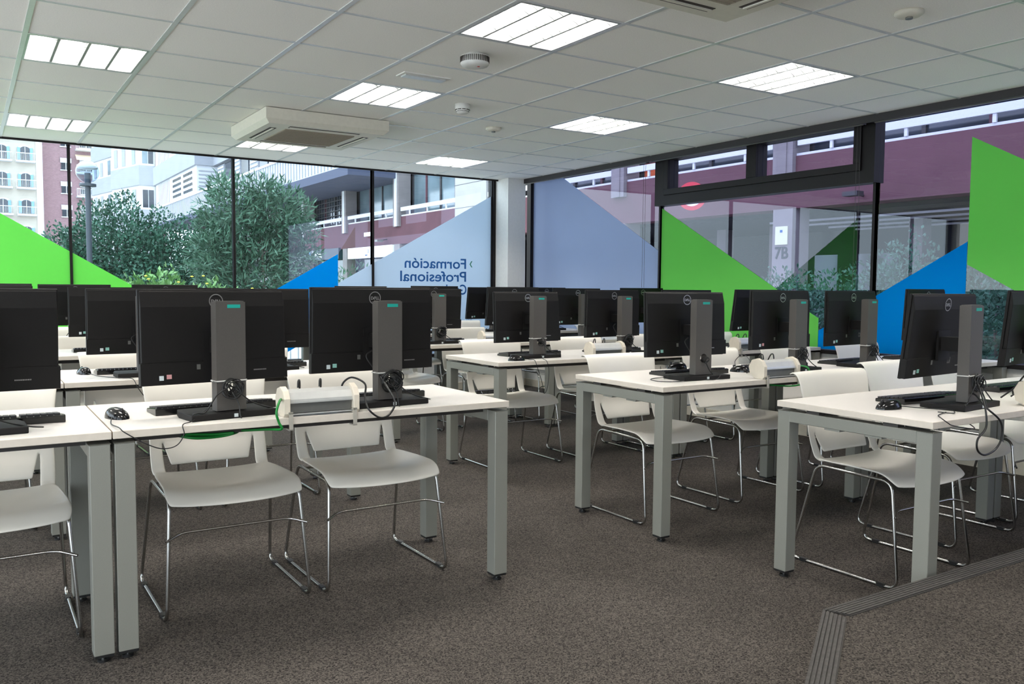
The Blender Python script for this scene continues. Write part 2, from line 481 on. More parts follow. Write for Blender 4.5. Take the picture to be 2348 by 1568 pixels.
# roller blind rails and pull chains above the right windows
for k, (a, c) in enumerate(((4.74, 2.6), (2.5, .2), (.1, -2.1))):
    lo = ('folded roller blind rail above the window next to the corner column', 'folded roller blind rail above the hopper window', 'folded roller blind rail above the right-hand window with the green film')[k]
    o = empty('roller_blind', (XR - .13, (a + c) / 2, ZC - .06 + .055), label=lo, cat='blind', group='roller blinds above the right windows')
    bb = MB(); bb.cyl((0, (c - a) / 2 , 0), .026, a - c, 'blind', 16, 'y'); ob('blind_roll', bb, o)
    for q in (-(a - c) / 2 - .006, (a - c) / 2 + .002):
        b2 = MB(); b2.box(-.03, .03, q, q + .004, -.03, ZS - ZC + .005, 'blind'); ob('bracket', b2, o)
    bb = MB(); bb.cyl((0, (c - a) / 2 , -.026), .009, a - c, 'aludk', 10, 'y'); ob('bottom_bar', bb, o)
    bb = MB()
    for dxx in (0, .03): bb.tube([(0.02, c - (a + c) / 2 + .03 + dxx, -.02), (0.02, c - (a + c) / 2 + .03 + dxx, -1.25)], .0016, 'legdark', 6)
    ob('pull_chain', bb, o)

# ---- window film
def film(plane, pts, mt, label):
    bb = MB()
    if plane == 'y': bb.prism(pts, YB + .0085, YB + .0112, mt, 'xz')
    else: bb.prism(pts, XR + .0085, XR + .0112, mt, 'yz')
    return tag(ob('window_film', bb), label, 'window film')
film('y', [(-3.94, 2.36), (-1.96, 1.19), (-1.0, .622), (-1.0, DB + .035), (-3.94, DB + .035)], 'fgreen', 'bright green window film sloping down across the left back windows')
film('y', [(.08, 1.54), (.08, .80), (-.62, DB + .035), (-1.0, DB + .035), (-1.0, .93)], 'fblue', 'blue triangle of window film beside the pale film on the back glazing')
gf = film('y', [(1.988, 2.27), (.08, 1.23), (.08, DB + .035), (1.988, DB + .035)], 'fgrey', 'pale blue window film with mirrored course lettering on the back glazing')
film('x', [(4.77, 2.62), (4.41, 2.62), (4.21, 2.47), (2.545, 1.565), (2.545, DR + .035), (4.77, DR + .035)], 'fgreyr', 'grey blue window film beside the corner column on the right glazing')
film('x', [(2.515, 1.985), (.73, 1.01), (.65, .97), (.65, DR + .035), (2.515, DR + .035)], 'fgreen', 'green triangular window film under the hopper window')
film('x', [(.645, .87), (.183, 1.13), (.183, DR + .035), (.645, DR + .035)], 'fblue', 'small blue window film corner below the hopper window, right of the green triangle')
film('x', [(.158, 1.145), (-.545, 1.535), (-.545, DR + .035), (.158, DR + .035)], 'fblue', 'large blue window film rising towards the green film on the right')
film('x', [(-.55, 2.245), (-2.17, 1.33), (-2.17, .45 + DR * 0 + .28), (-2.0, DR + .035), (-1.75, .725), (-.55, 1.38)], 'fgreen', 'tall green window film panel at the right edge of the glazing')
# mirrored lettering
for body, x, z, sz, mt in (('Formación', 1.665, 1.412, .165, 'navy'), ('Profesional', 1.665, 1.262, .165, 'navy'), ('Grado', 1.665, 1.112, .165, 'navy')):
    me = text_mesh(body, sz, mt, .0006, mirror=True, bold=.0022)
    wd = max(v.co.x for v in me.vertices) - min(v.co.x for v in me.vertices)
    tgt = {'Formación': .79, 'Profesional': .845}.get(body)
    kx = (tgt / wd) if tgt else .82
    me.transform(Matrix.Diagonal((kx, 1, 1, 1)))
    ob('lettering', me, gf, loc=(x, YB + .0078, z))
me = text_mesh('›', .16, 'chev', .0006, mirror=True); ob('lettering', me, gf, loc=(1.745, YB + .0078, 1.43))
bb = MB()
for k in range(3):
    bb.box(1.66 + .028 * k, 1.664 + .028 * k, YB + .0075, YB + .0084, .80, .92, 'navy'); bb.box(1.675 + .028 * k, 1.679 + .028 * k, YB + .0075, YB + .0084, .80, .92, 'navy')
    bb.box(1.66 + .028 * k, 1.679 + .028 * k, YB + .0075, YB + .0084, .917, .92, 'navy')
ob('emblem', bb, gf)

# ---- ceiling light panels
def light_meshes():
    W = .288
    h = MB()      # housing: tray open downwards
    for x0, x1, y0, y1 in ((-W, -W + .012, -W, W), (W - .012, W, -W, W), (-W, W, -W, -W + .012), (-W, W, W - .012, W)):
        h.box(x0, x1, y0, y1, -.003, .08, 'louvre')
    h.box(-W, W, -W, W, .08, .09, 'louvre')
    l = MB(); l.box(-W + .012, W - .012, -W + .012, W - .012, .066, .072, 'lamp')
    t = MB()
    for k in range(4):
        x = -W + W * 2 * (k + .5) / 4
        t.cyl((x, -W + .02, .05), .008, 2 * W - .04, 'tube', 8, 'y')
    v = MB()
    for k in range(1, 4):                       # v-shaped spines along y
        x = -W + 2 * W * k / 4
        v.prism([(x - .014, .045), (x + .014, .045), (x + .0065, .0), (x - .0065, .0)], -W + .012, W - .012, 'spine', 'xz')
    for k in range(4):                          # curved cross blades
        x0 = -W + 2 * W * k / 4 + .006; x1 = x0 + W / 2 - .012
        for q in range(1, 8):
            y = -W + 2 * W * q / 8
            n = 8
            for a in range(n):
                u0, u1 = a / n, (a + 1) / n
                d0, d1 = .022 * (1 - (2 * u0 - 1) ** 2), .022 * (1 - (2 * u1 - 1) ** 2)
                xa, xb = x0 + (x1 - x0) * u0, x0 + (x1 - x0) * u1
                v.add([(xa, y - .002, d0), (xb, y - .002, d1), (xb, y - .002, .045), (xa, y - .002, .045), (xa, y + .002, d0), (xb, y + .002, d1), (xb, y + .002, .045), (xa, y + .002, .045)],
                      [(0, 1, 2, 3), (7, 6, 5, 4), (0, 4, 5, 1)], 'louvre')
    return h.mesh('housing'), l.mesh('diffuser'), t.mesh('tube'), v.mesh('louvre')
LM = light_meshes()
lname = {(1, 0): 'large square light panel nearest the right windows, sharp louvres', (-2, 0): 'biggest square light panel at the top centre, beside the white siren',
         (1, -3): 'square light panel in the middle of the ceiling above the hopper window end', (-2, -3): 'square light panel next to the small emergency light',
         (1, -7): 'small distant light panel near the corner column', (-2, -7): 'distant light panel half hidden behind the air conditioner',
         (-5, -3): 'square light panel in the top left corner', (-5, -7): 'distant light panel at the far left above the back windows'}
for i, j in LIGHTS:
    if i == -8 and j in (-3, -7): lab = 'light panel beyond the left edge of the photo'
    else: lab = lname.get((i, j), 'light panel of the ceiling area behind the viewpoint')
    o = empty('ceiling_light', (i * .6 + .3, -j * .6 - .3, ZC), label=lab, cat='light', group='square ceiling light panels' if lab in lname.values() else 'light panels out of view')
    ob('housing', LM[0], o); ob('diffuser', LM[1], o); ob('tubes', LM[2], o); ob('louvre', LM[3], o)

# ---- air conditioners
def ac_unit(x0, y0, label):
    o = empty('air_conditioner', (x0 + .475, y0 + .475, ZC - .005), label=label, cat='air conditioner', group='ceiling air conditioners')
    W = .47; Z = -.105
    bb = MB(); bb.box(-W, W, -W, W, -.075, .004 - .004, 'ac')
    ch = .03
    vs = [(-W, -W, -.075), (W, -W, -.075), (W, W, -.075), (-W, W, -.075), (-W + ch, -W + ch, Z), (W - ch, -W + ch, Z), (W - ch, W - ch, Z), (-W + ch, W - ch, Z)]
    bb.add(vs, [(0, 1, 5, 4), (1, 2, 6, 5), (2, 3, 7, 6), (3, 0, 4, 7), (4, 5, 6, 7)], 'ac')
    ob('casing', bb, o)
    gr = MB(); gr.box(-.27, .27, -.27, .27, Z - .006, Z, 'acgr')
    for k in range(18): gr.box(-.265, .265, -.26 + k * .03, -.253 + k * .03, Z - .009, Z - .006, 'acgr')
    ob('return_grille', gr, o)
    for k in range(4):
        sl = MB(); sl.box(-.27, .27, .335, .385, Z - .002, Z + .001, 'dark'); fl = MB(); fl.box(-.265, .265, .352, .366, Z - .008, Z - .002, 'ac')
        R = Matrix.Rotation(k * PI / 2, 4, 'Z')
        a = ob('air_slot', sl, o); a.rotation_euler = (0, 0, k * PI / 2)
        c = ob('flap', fl, a)
    return o
ac_unit(-1.475, 2.25, 'square ceiling cassette air conditioner above the back rows, beside the distant light panel')
ac_unit(-1.40, -2.05, 'air conditioner cut off by the top edge of the photo')

# ---- ceiling detectors
o = empty('siren', (-.925, .27, ZC), label='round white alarm siren with ribbed rim and red dot, beside the biggest light panel', cat='alarm')
bb = MB(); bb.lathe((0, 0, 0), [(0, 0), (.045, 0), (.05, -.012), (.075, -.014), (.078, -.055), (.07, -.066), (.04, -.07), (0, -.07)], 'wall', 40); ob('body', bb, o)
bb = MB()
for k in range(44):
    a = 2 * PI * k / 44; R = Matrix.Rotation(a, 4, 'Z'); bb.box(.0755, .0795, -.0022, .0022, -.05, -.02, 'dark', M=R)
ob('slots', bb, o)
bb = MB(); bb.cyl((.012, -.02, -.072), .007, .003, 'red', 14); ob('red_light', bb, o, )
o = empty('smoke_detector', (-.35, 1.43, ZC), label='small smoke detector with dark slots between two middle light panels', cat='smoke detector', group='detectors on the ceiling')
bb = MB(); bb.lathe((0, 0, 0), [(0, 0), (.052, 0), (.052, -.03), (.045, -.05), (.034, -.062), (0, -.064)], 'wall', 32); ob('body', bb, o)
bb = MB()
for k in range(10):
    R = Matrix.Rotation(2 * PI * k / 10, 4, 'Z')
    for z in (-.042, -.052): bb.box(.036, .0485 + (.052 + z) * .2 - (0.004 if z < -.05 else 0), -.012, .012, z, z + .005, 'dark', M=R)
ob('slots', bb, o)
for x, y, lab in ((.285, 2.06, 'flat round detector beside the distant end of the middle light panel'), (.355, -1.45, 'flat round detector with dark centre in the top right corner')):
    o = empty('smoke_detector', (x, y, ZC), label=lab, cat='smoke detector', group='detectors on the ceiling')
    bb = MB(); bb.lathe((0, 0, 0), [(0, 0), (.062, 0), (.064, -.012), (.05, -.022), (.03, -.026), (0, -.026)], 'ac', 32); ob('body', bb, o)
    bb = MB(); bb.cyl((0, 0, -.034), .016, .009, 'aludk', 16); ob('sensor', bb, o)
o = empty('emergency_light', (-.925, .885, ZC), label='slim rectangular emergency light flush in the ceiling, between the siren and a light panel', cat='light')
bb = MB(); bb.box(-.155, .155, -.06, .06, -.006, 0, 'wall'); ob('frame', bb, o, bevel=.002)
bb = MB(); bb.box(-.135, .135, -.035, .035, -.014, -.006, 'alu'); ob('lens', bb, o, bevel=.003)

# ================================================================== furniture
TD, TZ = .68, .74        # desk depth, height of the top
def tname(w, pos, row): return '%s %s in %s' % (w, pos, row)
ROW = {'A': 'the nearest row left of the aisle', 'L': 'the second row left of the aisle', 'K': 'the third row left of the aisle', 'J': 'the farthest row left of the aisle',
       'R': 'the row behind the platform', 'M': 'the second row right of the aisle', 'B': 'the third row right of the aisle', 'C': 'the fourth row right of the aisle', 'D': 'the farthest row right of the aisle'}
POS = ['at the aisle end', 'second from the aisle', 'third from the aisle', 'fourth from the aisle']
YROW = {'A': -.915, 'L': .625, 'K': 2.27, 'J': 3.66, 'R': -2.125, 'M': -.87, 'B': .59, 'C': 2.12, 'D': 3.56}   # front (camera side) edge of the desks

# ---- desk
def desk_meshes(W):
    D = TD; t = .025
    b = MB(); b.box(0, W, 0, D, TZ - t, TZ, 'edge', top='top'); top = bev(b.mesh('desktop'), .0015, 1)
    fr = MB(); zt = TZ - t - .014
    fr.box(0, .06, .062, D - .062, zt - .045, zt, 'leg')
    end = bev(fr.mesh('end_rail'), .002, 1)
    bm_ = MB()
    for y in (.10, D - .16): bm_.box(.064, W - .064, y, y + .045, zt - .014, zt + .006, 'legdark')
    for x in (.012, W - .052):
        for y in (.14, D - .2): bm_.box(x, x + .04, y, y + .06, zt, zt + .014, 'legdark')
        for y in (.2, D - .3): bm_.box(x - .006, x + .056, y, y + .07, zt - .052, zt - .045, 'leg')
    beam = bm_.mesh('cross_beam')
    lg = MB(); lg.box(0, .06, 0, .06, .028, zt, 'leg'); leg = bev(lg.mesh('leg'), .002, 1)
    ft = MB(); ft.box(.002, .058, .002, .058, .02, .028, 'foot'); ft.cyl((.03, .03, .008), .006, .014, 'chrome', 10); ft.cyl((.03, .03, 0), .018, .008, 'foot', 16); foot = ft.mesh('levelling_foot')
    sc_ = MB(); sc_.box(.1, W - .1, D - .16, D - .145, zt - .02, zt + .01, 'legdark'); tray = sc_.mesh('cable_tray')
    return top, end, beam, leg, foot, tray
DM = {}
def desk(x0, x1, row, k):
    W = round(x1 - x0 - .004, 3); y = YROW[row]
    if W not in DM: DM[W] = desk_meshes(W)
    top, end, beam, leg, foot, tray = DM[W]
    names = ['aisle-end white desk', 'white desk next to the aisle-end one']
    lab = ('%s, %s' % (names[k], ROW[row]))
    if row in 'RMBCD' and k == 1: lab = 'white desk against the right windows, %s' % ROW[row]
    o = empty('desk', (x0 + .002, y, 0), label=lab, cat='desk', group='white computer desks')
    ob('desktop', top, o); ob('end_rail', end, o, loc=(.004, 0, 0)); ob('end_rail', end, o, loc=(W - .064, 0, 0)); ob('cross_beam', beam, o); ob('cable_tray', tray, o)
    for lx in (.004, W - .064):
        for ly in (.002, TD - .062):
            l = ob('leg', leg, o, loc=(lx, ly, 0)); ob('levelling_foot', foot, l)
    return o
for r in 'ALKJ':
    desk(-2.915, -1.44, r, 0); desk(-4.39, -2.915, r, 1)
for r in 'MBCD':
    desk(-.565, .955, r, 0); desk(.955, 2.475, r, 1)
desk(-.46, 1.155, 'R', 0); desk(1.155, 2.475, 'R', 1)

# ---- chair (faces -y; origin on the floor under the seat)
def chair_meshes():
    # seat: grid with dish and waterfall front
    s = MB(); nu, nv = 14, 12; vs = []; th = .007
    def seat_pt(u, v):          # u -1..1, v 0 front .. 1 rear
        hw = .252 - .022 * v - .010 * max(0, (v - .85) / .15)
        fr = -.235 - .045 * (1 - u * u) ** .8
        y = fr + (.165 - fr) * v
        z = .452
        z -= .024 * math.exp(-((v - .55) / .3) ** 2) * (1 - u * u)
        z += .010 * abs(u) ** 3 * (1 - abs(v - .5))
        if v < .2: z -= .044 * ((.2 - v) / .2) ** 1.6
        rc = 1.0
        if v < .1: rc = 1 - .05 * ((.1 - v) / .1) ** 2
        return (u * hw * rc, y, z)
    vv = [0, .03, .08, .14, .22, .32, .44, .56, .68, .8, .9, .96, 1]; uu = [-1, -.96, -.85, -.7, -.5, -.3, -.1, .1, .3, .5, .7, .85, .96, 1]
    for v in vv:
        for u in uu: vs.append(seat_pt(u, v))
    n = len(uu); fs = [(a * n + c, a * n + c + 1, (a + 1) * n + c + 1, (a + 1) * n + c) for a in range(len(vv) - 1) for c in range(n - 1)]
    s.add(vs, fs, 'shell', True)
    seat = thick(s.mesh('seat'), th)
    # backrest with the two side struts and the open notches
    prof = [(0, .135, .452), (.02, .155, .454), (.04, .170, .463), (.050, .175, .472), (.058, .178, .479), (.070, .184, .495), (.11, .196, .535), (.135, .203, .565), (.15, .206, .58), (.2, .216, .635), (.27, .231, .705), (.33, .245, .765), (.365, .254, .798), (.385, .263, .815), (.40, .278, .826), (.415, .295, .826), (.425, .306, .818)]
    def outer(s_): return .228 + .004 * math.sin(min(1, s_ / .2) * PI) if s_ < .2 else .228 + .027 * ((s_ - .2) / .225)
    def inner(s_): return .182 - .006 * max(0, min(1, (.1 - s_) / .1)) if s_ < .14 else .188
    def tw(s_): return .155 + .022 * max(0, min(1, (s_ - .06) / .07))
    rows = []
    for s_, y, z in prof:
        o_, i_, w_ = outer(s_), inner(s_), tw(s_)
        X = [-o_, -(o_ + i_) / 2, -i_, -w_, -w_ * .95, -w_ * .7, -w_ * .35, 0, w_ * .35, w_ * .7, w_ * .95, w_, i_, (o_ + i_) / 2, o_]
        rows.append([(x, y + .028 * (1 - (x / .25) ** 2) * min(1, max(0, s_ - .03) / .1), z) for x in X])
    vs = [p for r_ in rows for p in r_]; m = 15; fs = []
    for a in range(len(rows) - 1):
        s0, s1 = prof[a][0], prof[a + 1][0]
        for c in range(m - 1):
            if c in (2, 11) and s1 <= .136: continue
            if 3 <= c <= 10 and s1 <= .0585: continue
            fs.append((a * m + c, a * m + c + 1, (a + 1) * m + c + 1, (a + 1) * m + c))
    bk = MB(); bk.add(vs, fs, 'shell', True); back = thick(bk.mesh('backrest'), th)
    # sled frames
    fr = []
    for sx in (-1, 1):
        t = MB()
        pts = [(sx * .262, -.262, .0075), (sx * .262, .262, .0075), (sx * .236, .155, .436), (sx * .236, -.205, .428)]
        P = round_path([pts[0], pts[1], pts[2], pts[3]], .045, 6, closed=True)
        t.tube(P, .0066, 'chrome', 10, closed=True); fr.append(t.mesh('sled_frame'))
    st = MB()
    st.tube(round_path([(-.2575, -.245, .29), (-.20, -.205, .305), (.20, -.205, .305), (.2575, -.245, .29)], .03, 4), .005, 'chrome', 8)
    for y in (-.14, .09): st.tube([(-.236, y, .431), (.236, y, .431)], .005, 'chrome', 8)
    st = st.mesh('stretcher')
    gl = MB(); gl.box(-.008, .008, -.018, .018, .0, .015, 'foot'); gl = bev(gl.mesh('glide'), .002, 1)
    return seat, back, fr, st, gl
def thick(me, th):
    """give a sheet real thickness and a rounded rim"""
    o = bpy.data.objects.new('tmp', me); COL.objects.link(o)
    a = o.modifiers.new('s', 'SOLIDIFY'); a.thickness = th; a.offset = 0
    c = o.modifiers.new('u', 'SUBSURF'); c.levels = 1; c.render_levels = 1
    dg = bpy.context.evaluated_depsgraph_get(); dg.update()
    m2 = bpy.data.meshes.new_from_object(o.evaluated_get(dg)); m2.name = me.name
    bpy.data.objects.remove(o, do_unlink=True)
    return m2
CM = chair_meshes()
def chair(x, y, lab, rz=0.0):
    o = empty('chair', (x, y, 0), rz, label=lab, cat='chair', group='white shell chairs on chrome sled legs')
    ob('seat', CM[0], o); ob('backrest', CM[1], o)
    for k in (0, 1):
        f = ob('sled_frame', CM[2][k], o); sx = (-1, 1)[k]
        for gy in (-.19, .19): ob('glide', CM[4], f, loc=(sx * .262, gy, 0))
    ob('stretcher', CM[3], o)
    return o
CH = {'A': [(-1.872, -.435, .01), (-2.46, -.42, .0), (-3.255, -.42, 0)],
      'L': [(-1.873, 1.085, 0), (-2.53, 1.09, .02), (-3.30, 1.12, 0)],
      'K': [(-1.86, 2.76, 0), (-2.50, 2.74, .03), (-3.27, 2.75, 0)],
      'J': [(-1.86, 4.18, 0), (-2.55, 4.18, 0)],
      'R': [(.065, -1.585, 0), (.805, -1.40, 0), (1.50, -1.31, .03)],
      'M': [(-.17, -.355, 0), (.585, -.305, 0), (1.30, -.29, 0), (2.06, -.29, 0)],
      'B': [(-.135, 1.12, 0), (.60, 1.10, 0), (1.29, 1.15, 0), (2.06, 1.12, 0)],
      'C': [(-.24, 2.64, 0), (.52, 2.72, 0), (1.29, 2.72, 0), (2.06, 2.70, 0)],
      'D': [(-.15, 4.13, 0), (.55, 4.12, 0), (1.31, 4.15, 0)]}
for r, l in CH.items():
    for k, (x, y, rz) in enumerate(l): chair(x, y, tname('white shell chair', POS[k], ROW[r]), rz)

# ---- monitor (origin on the desk below the panel; camera sees its back, -y side)
PW, PH = .53, .332
def monitor_meshes():
    d = {}
    # panel: origin at its centre
    p = MB(); p.box(-PW / 2, PW / 2, .0, .012, -PH / 2, PH / 2, 'black')
    p.prism([(-.0, -PH / 2 + .004), (-.013, -PH / 2 + .012), (-.016, -PH / 2 + .06), (-.016, PH / 2 - .06), (-.004, PH / 2 - .006), (0, PH / 2 - .004)], -PW / 2 + .004, PW / 2 - .004, 'black', 'yz')
    d['panel'] = bev(p.mesh('panel'), .002, 1)
    q = MB(); q.box(-PW / 2 - .001, PW / 2 + .003, -.018, .004, -PH / 2 + .003, -PH / 2 + .078, 'black'); q.box(-PW / 2 + .001, PW / 2 - .001, -.0175, .0, -PH / 2 + .080, -PH / 2 + .082, 'gloss')
    d['rear_cover'] = bev(q.mesh('rear_cover'), .002, 1)
    q = MB(); q.box(-PW / 2 + .006, PW / 2 - .006, .012, .0125, -PH / 2 + .02, PH / 2 - .006, 'screen'); d['screen'] = q.mesh('screen')
    # emblem ring + tilted-e wordmark
    e = MB(); R0, R1 = .0225, .0258; n = 40
    for k in range(n):
        a0, a1 = 2 * PI * k / n, 2 * PI * (k + 1) / n
        vs = [(R0 * math.cos(a0), 0, R0 * math.sin(a0)), (R1 * math.cos(a0), 0, R1 * math.sin(a0)), (R1 * math.cos(a1), 0, R1 * math.sin(a1)), (R0 * math.cos(a1), 0, R0 * math.sin(a1))]
        e.add(vs, [(0, 1, 2, 3)], 'logo')
    me = e.mesh('emblem')
    bm = bmesh.new(); bm.from_mesh(me)
    for ch, x, rot in (('D', -.0185, 0), ('E', -.0058, .62), ('L', .0036, 0), ('L', .0112, 0)):
        t = text_mesh(ch, .0165, 'logo', .0, bold=.0006)
        if rot: t.transform(Matrix.Translation((.0045, 0, .0058)) @ Matrix.Rotation(rot, 4, 'Y') @ Matrix.Translation((-.0045, 0, -.0058)))
        t.transform(Matrix.Translation((x, 0, -.0058))); bm.from_mesh(t)
    bm.to_mesh(me); bm.free(); d['emblem'] = me
    for nm, mt in (('a', 'stkg'), ('b', 'stkp')):
        q = MB(); q.box(-.205, -.19, -.0195, -.018, -PH / 2 + .018, -PH / 2 + .034, 'stk'); q.box(-.180, -.163, -.0195, -.018, -PH / 2 + .022, -PH / 2 + .037, mt)
        d['sticker_' + nm] = q.mesh('stickers')
    q = MB()
    random.seed(3)
    x = .135
    for k in range(9):
        w_ = random.uniform(.003, .006); q.box(x, x + w_, -.0185, -.018, -PH / 2 + .036, -PH / 2 + .040, 'logo'); x += w_ + .0013
    d['ports'] = q.mesh('port_markings')
    q = MB(); q.box(-.075, -.062, -.0187, -.018, -PH / 2 + .05, -PH / 2 + .068, 'aludk'); d['port_a'] = q.mesh('port')
    q = MB(); q.box(.06, .085, -.0187, -.018, -PH / 2 + .05, -PH / 2 + .075, 'stand'); q.box(.064, .074, -.0189, -.0187, -PH / 2 + .056, -PH / 2 + .069, 'black'); d['port_b'] = q.mesh('port')
    # stand column with cable hole
    cw, y0, y1, zt = .0525, -.145, -.100, .402
    c = MB(); zh, rh = .108, .023
    c.box(-cw, cw, y0, y1, zh + cw, zt, 'stand'); c.box(-cw, cw, y0, y1, .025, zh - cw, 'stand')
    n = 32; sq = []; ci = []
    for k in range(n):
        a = 2 * PI * (k + .5) / n; ca, sa = math.cos(a), math.sin(a); m_ = max(abs(ca), abs(sa))
        sq.append((cw * ca / m_, cw * sa / m_)); ci.append((rh * ca, rh * sa))
    # exact square corners
    vs = []
    for y in (y0, y1):
        vs += [(x, y, zh + z) for x, z in sq]; vs += [(x, y, zh + z) for x, z in ci]
    fs = []
    for k in range(n):
        j = (k + 1) % n
        fs += [(k, j, n + j, n + k), (2 * n + k, 3 * n + k, 3 * n + j, 2 * n + j), (n + k, n + j, 3 * n + j, 3 * n + k), (k, 2 * n + k, 2 * n + j, j)]
    c.add(vs, fs, 'stand')
    for sx in (-1, 1):       # fill the four corners of the hole block
        for sz in (-1, 1):
            a = cw; t_ = cw * math.tan(PI / 4 - PI / n)
            c.prism([(sx * a, zh + sz * a), (sx * a, zh + sz * t_), (sx * t_, zh + sz * a)], y0, y1, 'stand', 'xz')
    c.box(-.03, .03, y1, -.016, .22, .275, 'black')        # arm to the panel
    c.box(-.05, .05, -.022, -.012, .18, .30, 'black')
    d['column'] = c.mesh('stand_column')
    q = MB(); q.box(-cw + .004, cw - .004, y0 + .004, y1 - .004, zt, zt + .003, 'stand'); d['cap'] = q.mesh('column_cap')
    q = MB(); q.box(-.012, .034, y0 - .0012, y0, zt - .021, zt - .009, 'teal'); d['label'] = q.mesh('asset_label')
    q = MB(); q.prism([(-.152, -.18), (.152, -.18), (.155, -.06), (.14, .0), (-.14, .0), (-.155, -.06)], 0, .022, 'black', 'xy')
    d['base'] = bev(q.mesh('stand_base'), .003, 2)
    q = MB(); q.box(-.006, .008, -.1815, -.18, .005, .017, 'stk'); d['blabel'] = q.mesh('base_label')
    q = MB()
    q.tube(round_path([(-.055, -.148, .128), (-.055, -.097, .128), (.055, -.097, .128), (.055, -.148, .128)], .006, 3, closed=True), .0028, 'tie', 6, closed=True)
    q.tube([(-.055, -.148, .128), (-.072, -.155, .133)], .0026, 'tie', 6)
    d['tie'] = q.mesh('cable_tie')
    # cable bundles
    def coil(seed, nl, R, zc, tails, knot=0):
        random.seed(seed); q = MB()
        for k in range(nl):
            r_ = R * random.uniform(.72, 1.1); ox, oz = random.uniform(-.008, .008), random.uniform(-.012, .008); th = random.uniform(-.35, .35); ph = random.uniform(0, 6)
            P = []
            for a in range(18):
                t = 2 * PI * a / 18 + ph
                P.append((ox + r_ * math.cos(t) * (1 + .12 * math.sin(3 * t + k)), -.108 - .010 * math.sin(t + k) + th * .012 * math.cos(t) - .002 * (k % 4), zc + oz + r_ * math.sin(t)))
            q.tube([(a_, b_ - .051, c_) for a_, b_, c_ in P], .0022, 'cable', 6, closed=True)
        for tl in tails: q.tube(smooth_path([(a_, b_ - .051, c_) for a_, b_, c_ in tl], 6), .0026, 'cable', 6)
        return q.mesh('cable_bundle')
    tail1 = [(0, -.06, .108), (.01, -.105, .10), (.05, -.118, .06), (.10, -.112, .035), (.16, -.095, .016), (.20, -.06, .006)]
    tail2 = [(0, -.06, .112), (-.005, -.108, .09), (.012, -.125, .05), (.012, -.137, .012), (.02, -.14, -.01)]
    tail3 = [(-.02, -.05, .11), (-.05, -.04, .15), (-.07, -.03, .19), (-.04, -.02, .21)]
    tail4 = [(0, -.06, .108), (-.01, -.110, .112), (-.06, -.118, .085), (-.10, -.115, .03), (-.13, -.12, .028), (-.15, -.13, .026)]
    d['bundle_big'] = coil(11, 14, .042, .098, [tail1, tail2, tail3])
    d['bundle_mid'] = coil(5, 7, .030, .103, [tail1, tail2, tail4])
    d['bundle_small'] = coil(23, 3, .018, .106, [tail1, [(0, -.06, .1), (.02, -.107, .09), (.03, -.116, .05), (.035, -.12, .026)]])
    d['bundle_tail'] = coil(2, 2, .012, .108, [[(0, -.06, .1), (.0, -.105, .09), (.02, -.115, .05), (.04, -.12, .026)], tail3])
    return d
MM = monitor_meshes()
def monitor(x, y, lab, rz=0, tilt=0, zt=1.19, bundle='mid', stk='a'):
    o = empty('monitor', (x, y + .045, TZ), rz, label=lab, cat='monitor', group='black monitors on grey stands')
    p = ob('panel', MM['panel'], o, loc=(0, 0, zt - TZ - PH / 2)); p.rotation_euler = (tilt, 0, 0)
    ob('rear_cover', MM['rear_cover'], p); ob('screen', MM['screen'], p)
    ob('emblem', MM['emblem'], p, loc=(0, -.0175, PH / 2 - .041)); ob('stickers', MM['sticker_' + stk], p); ob('port_markings', MM['ports'], p); ob('port', MM['port_a'], p); ob('port', MM['port_b'], p)
    c = ob('stand_column', MM['column'], o, loc=(0, 0, .0)); ob('column_cap', MM['cap'], c); ob('asset_label', MM['label'], c)['label'] = 'teal label'
    b = ob('stand_base', MM['base'], o); ob('base_label', MM['blabel'], b)
    if bundle:
        ob('cable_bundle', MM['bundle_' + bundle], o)
        if bundle != 'tail': ob('cable_tie', MM['tie'], o)
    return o
D_ = math.radians
